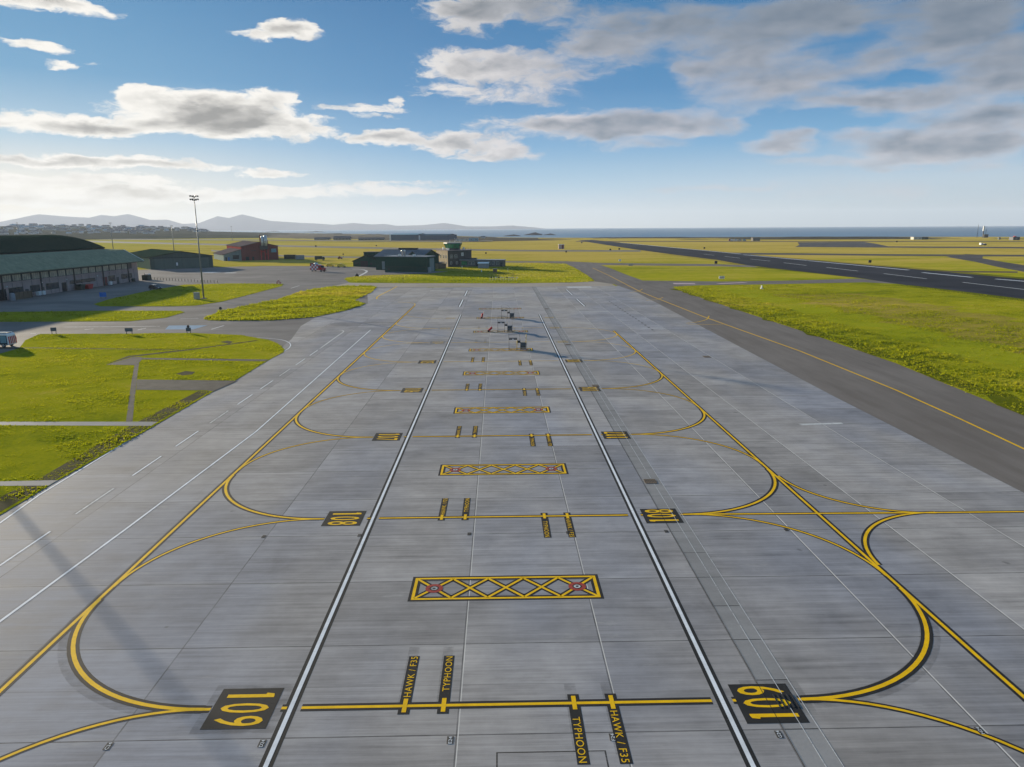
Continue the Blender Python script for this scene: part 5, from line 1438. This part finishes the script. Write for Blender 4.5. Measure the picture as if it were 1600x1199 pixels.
MB().hexa([(3.15, -1.0, 1.88), (3.15, 1.0, 1.88), (3.05, 1.0, 1.86), (3.05, -1.0, 1.86), (2.86, -1.0, 2.8), (2.86, 1.0, 2.8), (2.74, 1.0, 2.8), (2.74, -1.0, 2.8)]).build("windscreen", "car_glass", ck)
for s in (-1, 1): MB().box(1.6, 2.6, s * 1.16 - .01, s * 1.16 + .01, 1.9, 2.75).build("side_window", "car_glass", ck)
for s in (-1, 1): MB().box(4.2, 4.32, s * .8 - .18, s * .8 + .18, .95, 1.25).build("headlight", "white_painted_metal", ck)
MB().box(4.1, 4.4, -1.15, 1.15, .5, .75).build("bumper", "black_plastic", ck)
wheels(ck, (-2.9, 3.0), 1.0, .5, .32)
# white response van on the road at the left edge
vn = thing("response_van", "white van with grey window and red chevrons on its tail at the left edge", "van", (-88.4, 126.8), R(176))
vp = [(-2.7, .45), (-2.75, 1.3), (-2.62, 2.15), (-2.35, 2.42), (1.0, 2.45), (1.5, 2.35), (2.25, 1.45), (2.7, 1.15), (2.75, .5), (2.3, .35), (-2.3, .35)]
MB().prism(vp, -.98, .98).build("body", "van_white", vn, bevel=.09)
for s in (-1, 1):
    y0, y1 = (.975, .992) if s > 0 else (-.992, -.975)
    MB().box(-2.35, -1.25, y0, y1, .75, 2.0).build("side_window", "teal_panel", vn)
    MB().box(-2.5, 1.9, y0 + .004 if s < 0 else y0, y1 if s < 0 else y1 - .004, .5, 2.08).build("side_panel", "black_plastic", vn)
    MB().cyl((-.62, s * .993, 1.55), (-.62, s * 1.0, 1.55), .36, .36, 18).build("green_badge", "hivis_green", vn)
ch = MB()
for i in range(5):
    y = -.95 + i * .4
    ch.hexa([(-2.77, y, .6), (-2.752, y, .6), (-2.752, y + .2, .6), (-2.77, y + .2, .6), (-2.77, y + .12, 1.9), (-2.752, y + .12, 1.9), (-2.752, y + .32, 1.9), (-2.77, y + .32, 1.9)])
ch.build("chevrons", "red_metal", vn)
MB().box(-2.3, .9, -.75, .75, 2.45, 2.52).build("roof_tray", "dark_metal", vn)
for s in (-.72, .72): MB().box(-2.3, 1.0, s - .05, s + .05, 2.52, 2.6).build("roof_bar", "van_white", vn)
for s in (-1, 1): MB().box(-2.80, -2.74, s * .85 - .08, s * .85 + .08, 1.1, 1.6).build("tail_light", "red_metal", vn)
MB().hexa([(1.55, -.85, 2.28), (1.55, .85, 2.28), (1.5, .85, 2.26), (1.5, -.85, 2.26), (2.25, -.9, 1.49), (2.25, .9, 1.49), (2.2, .9, 1.46), (2.2, -.9, 1.46)]).build("windscreen", "car_glass", vn)
wheels(vn, (-1.7, 1.75), .88, .36)

# ------------------------------------------------------------------ containers and stores
def container(loc, rz, L, W, H_, mat, label, door_mat=None, name="container"):
    t = thing(name, label, "container", loc, rz)
    MB().box(0, L, 0, W, .12, H_).build("body", mat, t)
    cr = MB()
    for i in range(int(L / .3)): cr.box(.1 + i * .3, .22 + i * .3, -.03, -.001, .2, H_ - .1)
    cr.build("ribs", mat, t)
    MB().box(-.02, L + .02, -.04, W + .02, 0, .12).build("base_rail", "dark_metal", t)
    MB().box(L + .001, L + .05, .1, W - .1, .2, H_ - .1).build("door", door_mat or mat, t)
    return t
container((-145.9, 497.5), R(-8), 7.6, 2.5, 2.9, "dark_green_paint", "dark shipping container right of the red workshop, leftmost of three")
container((-134.4, 486.4), R(28), 5.2, 2.5, 2.9, "grey_sheet", "pale grey shipping container between two dark ones")
tk = thing("parked_lorry", "dark covered lorry parked on the grass right of the pale container", "lorry", (-115.5, 471.0), R(14))
MB().box(-3.0, 1.7, -1.15, 1.15, .7, 2.85).build("load_cover", "dark_green_paint", tk, bevel=.12)
MB().prism([(1.75, .6), (3.4, .6), (3.45, 1.5), (3.0, 2.3), (1.75, 2.35)], -1.1, 1.1).build("cab", "dark_green_paint", tk, bevel=.08)
MB().box(3.05, 3.2, -.9, .9, 1.6, 2.2).build("windscreen", "car_glass", tk)
wheels(tk, (-2.0, 2.4), .98, .48, .3)
tr = thing("tow_tractor", "small dull red towing tractor on the grass behind the yellow cars", "tractor", survey(531.5, 405.2), R(10))
MB().prism([(-1.6, .4), (1.6, .4), (1.6, 1.1), (.3, 1.2), (.1, 1.9), (-1.0, 1.9), (-1.1, 1.1), (-1.6, 1.05)], -.8, .8).build("body", "dull_red_metal", tr, bevel=.06)
MB().box(-.8, .0, -.82, .82, 1.25, 1.75).build("cab_window", "car_glass", tr)
wheels(tr, (-1.0, 1.0), .75, .4, .25)
t = thing("aerial_post", "short post with a box on top behind the red tractor", "post", survey(536.5, 402.6))
MB().cyl((0, 0, 0), (0, 0, 2.2), .07, .07, 6).build("pole", "dark_metal", t); MB().box(-.4, .4, -.3, .3, 1.9, 2.7).build("box", "dark_metal", t)
# clutter in front of the annex
def skip(loc, rz, mat, label, L=3.4, H_=1.5):
    t = thing("waste_skip", label, "skip", loc, rz)
    b = MB()
    b.hexa([(-L / 2 + .5, -.8, .1), (L / 2 - .5, -.8, .1), (L / 2 - .5, .8, .1), (-L / 2 + .5, .8, .1), (-L / 2, -.95, H_), (L / 2, -.95, H_), (L / 2, .95, H_), (-L / 2, .95, H_)])
    b.build("body", mat, t)
    rm = MB(); rm.box(-L / 2 - .05, L / 2 + .05, -1.0, -.9, H_, H_ + .1); rm.box(-L / 2 - .05, L / 2 + .05, .9, 1.0, H_, H_ + .1); rm.box(-L / 2 - .05, -L / 2 + .05, -.9, .9, H_, H_ + .1); rm.box(L / 2 - .05, L / 2 + .05, -.9, .9, H_, H_ + .1)
    rm.build("rim", mat, t)
    return t
skip((-142.9, 253.8), R(90), "red_metal", "red waste skip against the windowed annex wall")
skip((-142.9, 249.2), R(90), "dark_green_paint", "dark green waste skip left of the red one by the annex", 3.0, 1.8)
def wheelie(loc, label, mat, grp):
    t = thing("wheeled_bin", label, "bin", loc, R(90), grp)
    MB().taper(-.6, .6, -.45, .45, .15, 1.2, -.06, -.06, -.06, -.06).build("body", mat, t)
    MB().prism([(-.55, 1.2), (.55, 1.2), (.5, 1.33), (0, 1.42), (-.5, 1.33)], -.68, .68, 'x').build("lid", mat, t)
    for x in (-.45, .45): MB().cyl((x - .05, -.4, .12), (x + .05, -.4, .12), .12, .12, 8).build("wheel", "tyre_rubber", t)
    return t
for i, (y, mm, lab) in enumerate(((227.4, "white_painted_metal", "left one of two white wheeled bins against the annex wall"), (229.6, "white_painted_metal", "right one of two white wheeled bins against the annex wall"), (269.6, "white_painted_metal", "white wheeled bin by the annex near its dull red door"), (286.8, "dark_green_paint", "dark wheeled bin at the annex's far end"))):
    wheelie((-143.6, y), lab, mm, "bins along the annex")
t = thing("timber_screen", "low tan timber screen by the annex at the left", "screen", (-142.6, 214.6), R(90))
MB().box(0, 8.0, -.05, .05, .05, 2.1).build("boards", "dark_timber", t)
for i in range(5): MB().box(i * 1.97, i * 1.97 + .12, -.14, -.051, 0, 2.15).build("post", "dark_timber", t)
t = thing("gas_tank", "upright grey tank beside the tan timber screen by the annex", "tank", (-141.6, 212.0))
MB().lathe([(.7, 0), (.75, .2), (.75, 1.9), (.5, 2.2), (.1, 2.3)], (0, 0, 0), 14).build("shell", "grey_sheet", t, True)
MB().cyl((0, 0, 2.28), (0, 0, 2.5), .1, .1, 8).build("valve", "dark_metal", t)
t = thing("generator_set", "dark boxy generator with pale top at the annex's far corner", "generator", (-143.2, 296.4), R(90))
MB().box(-1.2, 2.2, -1.1, 1.1, .2, 2.1).build("body", "dark_green_paint", t)
MB().box(.3, 1.9, -1.0, 1.0, 2.1, 2.5).build("top_box", "white_painted_metal", t)
MB().box(-1.3, 2.3, -1.15, 1.15, 0, .2).build("skid", "dark_metal", t)
MB().cyl((-.8, 0, 2.1), (-.8, 0, 2.8), .08, .08, 8).build("exhaust", "dark_metal", t)

# ------------------------------------------------------------------ instruments on the tower lawn
t = thing("approach_rig", "low rig of railed posts and small lamps on the grass before the apron's far end", "lamp rig", (-3.4, 280.6))
fr = MB()
for z in (.5, 1.15): fr.cyl((0, 0, z), (10.2, -.9, z), .05, n=5)
fr.build("rail", "galvanised_steel", t)
for i in range(11):
    x = i * 1.02
    MB().cyl((x, -x * .088, 0), (x, -x * .088, 1.5), .06, n=6).build("post", "galvanised_steel", t)
    if i % 2 == 0 or i in (3, 7):
        MB().cyl((x + .4, -x * .088 - .1, 1.15), (x + .4, -x * .088 + .15, 1.15), .28, .2, 10).build("lamp", "silver_metal" if i % 3 else "dark_metal", t)
t = thing("weather_box", "brown instrument box on a raised stand beyond the lamp rig", "instrument box", survey(773.5, 429))
MB().box(-.9, .9, -.7, .7, .9, 2.3).build("box", "dark_timber", t)
MB().box(-1.0, 1.0, -.8, .8, 2.3, 2.42).build("lid", "grey_sheet", t)
for x in (-.8, .8):
    for y in (-.6, .6): MB().box(x - .05, x + .05, y - .05, y + .05, 0, .9).build("leg", "dark_timber", t)
t = thing("cross_rail", "long thin horizontal rail on low stubs beside the brown instrument box", "rail", survey(762.5, 428.8))
a, b = Vector(survey(762.5, 428.8)), Vector(survey(795.6, 428.6))
d = b - a
MB().cyl((0, 0, .55), (d.x, d.y, .55), .07, n=6).build("rail", "dark_timber", t)
for i in range(4): MB().cyl((d.x * i / 3, d.y * i / 3, 0), (d.x * i / 3, d.y * i / 3, .55), .06, n=6).build("stub", "dark_timber", t)
for px, py, h_, lab in ((779.4, 433, 1.3, "short dark T-shaped post between the instrument box and the lamp rig"), (801.5, 434.5, 2.4, "thin upright rod at the right of the lamp rig"), (793.6, 424.5, 1.6, "thin pale rod on the grass right of the instrument box")):
    t = thing("instrument_post", lab, "post", survey(px, py))
    MB().cyl((0, 0, 0), (0, 0, h_), .06, .04, 6).build("rod", "dark_metal" if h_ != 1.6 else "galvanised_steel", t)
    MB().box(-.3 if h_ < 1.5 else -.08, .3 if h_ < 1.5 else .08, -.06, .06, h_, h_ + .12).build("head", "dark_metal", t)

# ------------------------------------------------------------------ airfield markers
t = thing("guidance_sign", "pale red-lettered board beside the taxiway crossing before the big right lawn", "sign", survey(1127.5, 437.2))
MB().box(-1.05, 1.05, -.1, .1, .35, 1.35).build("board", "white_painted_metal", t)
MB().box(-.75, .75, -.115, -.101, .6, 1.1).build("face", "pink_paint", t)
for x in (-.7, .7): MB().cyl((x, 0, 0), (x, 0, .35), .05, n=6).build("leg", "dark_metal", t)
t = thing("white_stub", "small white stub standing on the big right lawn", "marker", survey(1190, 452.2))
MB().box(-.5, .5, -.3, .3, 0, .3).build("base", "white_painted_metal", t); MB().taper(-.22, .22, -.2, .2, .3, 1.25, .05, .05, .05, .05).build("body", "white_painted_metal", t)
def marker_board(px, py, w_, h_, mat, lab):
    t = thing("distance_board", lab, "marker board", survey(px, py), 0, "boards along the runway")
    MB().box(-w_ / 2, w_ / 2, -.1, .1, .3, h_).build("board", mat, t)
    for x in (-w_ * .35, w_ * .35): MB().cyl((x, .12, 0), (x, .12, .5), .06, n=5).build("leg", "dark_metal", t)
marker_board(1118.5, 413.2, 1.5, 1.7, "black_plastic", "black square board where the narrow road meets the runway")
marker_board(1359, 411.6, 1.6, 1.7, "black_plastic", "black square board on the grass beyond the runway's middle stretch")
marker_board(884.5, 395.3, 1.2, 1.6, "black_plastic", "small dark board nearest the pale striped hut")
marker_board(953.5, 391.6, 1.5, 1.5, "black_plastic", "left of two small dark boards beside the runway's far stretch")
marker_board(967.5, 390.8, 1.5, 1.6, "black_plastic", "right of two small dark boards beside the runway's far stretch")
marker_board(1100.5, 389.4, 1.6, 1.7, "black_plastic", "dark board beyond the bend of the runway, before the dark dunes")
marker_board(1101 + 300, 379.0, 2.0, 1.9, "black_plastic", "dark board on the far straw-coloured grass toward the right shore")
marker_board(909, 380.6, 1.6, 1.8, "black_plastic", "small dark board at the runway's far end")
marker_board(493.5, 386.2, 1.8, 1.8, "black_plastic", "dark board on the far left taxiway beyond the red workshop")
marker_board(588, 385.4, 1.4, 1.6, "black_plastic", "dark board on the far taxiway behind the dark shed")
marker_board(759.3, 397.4, 1.1, 1.4, "black_plastic", "lone dark board on the grass right of the control tower")
marker_board(968.5, 409.3, 1.4, 1.5, "white_painted_metal", "pale board with a long shadow beyond the narrow crossing road")
marker_board(985.2, 416.4, 2.2, 1.0, "grey_sheet", "low pale grey board on the triangular lawn's corner")
h = thing("striped_hut", "small pale hut with a dark stripe on the far grass", "hut", survey(877, 389.2))
MB().box(-2.6, 2.6, -2, 2, 0, 4.0).build("wall", "concrete_panel", h)
MB().box(.4, 1.9, -2.06, -2.001, .2, 4.0).build("stripe", "dull_red_metal", h)
MB().box(-2.8, 2.8, -2.2, 2.2, 4.0, 4.3).build("roof", "white_painted_metal", h)

# ------------------------------------------------------------------ far buildings along the shore, the light tower
def far_block(px, py, L, D, H_, wall, roof, lab, pitched=False, rz=0.0, group=None, name="shore_building"):
    x, y = survey(px, py)
    t = thing(name, lab, "building", (x, y), rz, group)
    MB().box(-L / 2, L / 2, 0, D, 0, H_).build("wall", wall, t)
    if pitched: MB().prism([(-.4, H_), (D / 2, H_ + D * .28), (D + .4, H_), (D + .4, H_ + .25), (D / 2, H_ + D * .28 + .3), (-.4, H_ + .25)], -L / 2 - .4, L / 2 + .4, 'x').build("roof", roof, t)
    else: MB().box(-L / 2 - .3, L / 2 + .3, -.3, D + .3, H_, H_ + .35).build("roof", roof, t)
    n = max(1, int(L / 6))
    for i in range(n):
        c = -L / 2 + L * (i + .5) / n
        window(t, (0, 0), (1, 0), (0, -1), c - .9, c + .9, H_ * .35, H_ * .7, "window_glass", "white_painted_metal", 1)
    return t
far_block(1182, 376.6, 10, 8, 4.0, "dark_render", "dark_metal", "dark flat hut right of the parked vans on the shore road")
far_block(1434, 374.6, 12, 8, 3.4, "house_cream", "grey_sheet", "pale low hut on the right shore with a dark annex")
far_block(1444, 374.4, 11, 8, 3.0, "dark_green_paint", "dark_metal", "dark low annex right of the pale hut on the shore")
far_block(1588, 375.4, 9, 8, 3.8, "dark_metal", "dark_metal", "dark blocky hut at the right edge by the shore")
far_block(1562, 374.6, 2.5, 2.5, 2.6, "dark_green_paint", "dark_metal", "tiny dark kiosk left of the blocky hut at the right edge")
far_block(534, 375.2, 30, 12, 3.2, "dark_green_paint", "slate_roof", "long dark shed on the far left shore, left of the shore hangars", True)
far_block(580, 375.6, 44, 8, 2.2, "dark_green_paint", "slate_roof", "second dark shed immediately left of the shore hangars", True)
far_block(503, 375.0, 28, 8, 1.9, "dark_render", "slate_roof", "lowest dark shed on the far left shore", True)
far_block(740, 377.6, 14, 9, 5.0, "teal_panel", "grey_sheet", "small blue-grey building behind the control tower")
far_block(722, 377.2, 20, 8, 3.4, "house_cream", "grey_sheet", "cream building peeping over the control tower's right shoulder")
far_block(755, 374.2, 7, 6, 3.6, "house_white", "slate_roof", "tiny white cottage on the dunes right of the tower", True)
for i, (px, c) in enumerate(((1144, "white_painted_metal"), (1150, "white_painted_metal"), (1156, "grey_sheet"), (1163, "teal_panel"), (1141, "dull_red_metal"))):
    t = thing("parked_van", ("leftmost white van on the far shore road", "second white van on the far shore road", "grey van in the row on the far shore road", "teal van at the right of the far shore row", "red van at the left end of the far shore row")[i], "van", survey(px, 376.9), R(rng.uniform(-20, 20)), "vans parked on the shore road")
    MB().prism([(-2.4, .4), (-2.4, 2.2), (1.0, 2.3), (1.8, 1.4), (2.5, 1.2), (2.5, .4)], -.95, .95).build("body", c, t, bevel=.08)
    MB().box(1.05, 1.5, -.8, .8, 1.45, 2.0).build("windscreen", "car_glass", t)
    wheels(t, (-1.5, 1.6), .85, .36)
t = thing("airfield_vehicle", "pale and dark vehicle on the far right straw-coloured grass", "vehicle", survey(1536, 383.9), R(8))
MB().prism([(-3.2, .5), (-3.2, 2.5), (-1.2, 2.7), (-1.0, 1.5), (3.2, 1.4), (3.2, .5)], -1.1, 1.1).build("body", "dark_metal", t, bevel=.08)
MB().box(-3.4, -1.9, -1.12, 1.12, .8, 2.6).build("rear_panel", "white_painted_metal", t)
MB().box(.4, 2.6, -.9, .9, 1.45, 2.0).build("load", "grey_sheet", t)
wheels(t, (-2.2, 2.2), .95, .45, .3)
lt = thing("beacon_tower", "slim white beacon tower standing against the sea at the far right", "tower", survey(1535.5, 371.5))
MB().cyl((0, 0, 0), (0, 0, 10.5), .9, .7, 12).build("shaft", "dark_metal", lt)
MB().cyl((0, 0, 10.5), (0, 0, 17.5), 1.5, 1.3, 14).build("white_head", "white_painted_metal", lt)
MB().lathe([(1.4, 17.5), (.8, 18.3), (.1, 18.7)], (0, 0, 0), 12).build("cap", "white_painted_metal", lt)
MB().box(1.5, 7.5, -2, 2, 0, 5.2).build("annex", "dark_metal", lt)
for px, h_, lab in ((1526.5, 20, "tall thin lattice mast left of the white beacon tower"), (1539.5, 13, "shorter thin mast right of the white beacon tower")):
    t = thing("radio_mast", lab, "mast", survey(px, 371.6))
    m = MB()
    for s in range(3):
        a = s * 2.094
        m.cyl((.6 * math.cos(a), .6 * math.sin(a), 0), (.2 * math.cos(a), .2 * math.sin(a), h_), .12, .08, 5)
    for z in range(2, h_, 2): m.cyl((-.45, 0, z), (.45, .2, z + 1), .06, n=4)
    m.build("lattice", "dark_metal", t)
    MB().cyl((0, 0, h_), (0, 0, h_ + 2), .07, n=5).build("whip", "dark_metal", t)
t = thing("orange_windbreak", "small orange structure on the dune crest at the far right", "windbreak", survey(1585.5, 371.6), 0)
MB().prism([(-2.6, 0), (2.6, 0), (1.6, 2.6), (-1.6, 2.6)], -1, 1).build("canvas", "red_metal", t)
MB().cyl((0, 0, 2.6), (0, 0, 4.2), .1, n=6).build("pole", "white_painted_metal", t)

# rocks off the coast
def rock_islet(px, py, L, H_, lab, seed):
    x, y = survey(px, py, -2)
    r = np.random.default_rng(seed); m = MB(); n, k = 26, 6
    ph = r.uniform(0, 6, 6); vs, fs = [], []
    for i in range(k):
        t_ = i / (k - 1)
        for j in range(n):
            a = 2 * math.pi * j / n
            rr = (1 - t_ ** 1.6) * (1 + .25 * math.sin(2 * a + ph[0]) + .15 * math.sin(5 * a + ph[1] + i) + .08 * math.sin(9 * a + ph[2]))
            vs.append((x + L / 2 * rr * math.cos(a) + L * .12 * t_, y + L * .22 * rr * math.sin(a), -2.4 + (H_ + .4) * t_ + .12 * H_ * math.sin(3 * a + ph[3]) * t_))
    for i in range(k - 1):
        for j in range(n): fs.append((i * n + j, i * n + (j + 1) % n, (i + 1) * n + (j + 1) % n, (i + 1) * n + j))
    fs.append(tuple(range((k - 1) * n, k * n)))
    o = m.add(vs, fs).build("rock_islet", "rock", smooth=True)
    tag(o, lab, "islet")
rock_islet(834, 367.6, 48, 7.5, "dark humped rock islet in the sea right of the control tower", 1)
rock_islet(858, 367.6, 32, 4.2, "low rock islet touching the right of the humped one", 2)
rock_islet(800, 369.2, 42, 4.0, "low flat rock islet left of the humped one", 3)
rock_islet(425, 362.2, 130, 6, "long low rock islet beyond the red workshop's silos", 4)
rock_islet(490, 363.0, 170, 6, "longest low dark islet in the bright bay left of the shore hangars", 5)

# ------------------------------------------------------------------ town on the headland
hp = []
for nm, wall, roof, pit in (("town_house", "house_white", "slate_roof", True), ("town_house", "house_cream", "slate_roof", True), ("town_house", "house_grey", "slate_roof", True), ("town_house", "house_white", "teal_panel", True)):
    hp.append((wall, roof))
town_proto = {}
hcount = 0
for i in range(250):
    a = rng.uniform(-35.0, -21.5); r_ = rng.uniform(2180, 2880)
    if a > -25 and r_ < 2500: continue
    z = town_h(a, r_) - .6
    x, y = r_ * math.sin(R(a)), r_ * math.cos(R(a))
    k = int(rng.choice(4, p=[.42, .22, .18, .18]))
    wall, roof = hp[k]
    lab = ("tiny white house with slate roof in the distant town", "tiny cream house with slate roof in the distant town", "tiny grey house with slate roof in the distant town", "tiny white house with blue roof in the distant town")[k]
    if k not in town_proto:
        t = thing("town_house", lab, "house", (x, y, z), 0, ("white slate-roofed houses of the distant town", "cream houses of the distant town", "grey houses of the distant town", "blue-roofed houses of the distant town")[k])
        W, D, H_ = 13, 8, 5.2
        MB().box(-W / 2, W / 2, -D / 2, D / 2, 0, H_).build("wall", wall, t)
        MB().prism([(-D / 2 - .4, H_ - .1), (0, H_ + 3.1), (D / 2 + .4, H_ - .1)], -W / 2 - .3, W / 2 + .3, 'x').build("roof", roof, t)
        MB().box(-W / 2 + .8, -W / 2 + 1.9, -.5, .5, H_ + 1.5, H_ + 4.2).build("chimney", "house_grey", t)
        town_proto[k] = t
    else:
        t = copy_tree(town_proto[k]); t.location = (x, y, z)
    t.rotation_euler = (0, 0, rng.choice([0, 1.57, .5, -.4]) + rng.uniform(-.2, .2) + R(-a * .0))
    sc_ = rng.uniform(.55, 1.0)
    t.scale = (sc_ * rng.uniform(.9, 1.8), sc_, sc_)
    hcount += 1

# ------------------------------------------------------------------ haze over the bay
def haze(density):
    m, N = new_mat("haze_air")
    v = N.n('ShaderNodeVolumePrincipled', {'Color': (0.72, 0.82, 1.0, 1), 'Density': density, 'Anisotropy': 0.15})
    N.n('ShaderNodeOutputMaterial', {'Volume': v.outputs[0]})
    MATS[m.name] = m
    o = MB().box(-14900, 14900, -14900, 14900, -6, 330).build("haze", "haze_air")
    o['kind'] = 'stuff'
    return o
haze(6.5e-5)
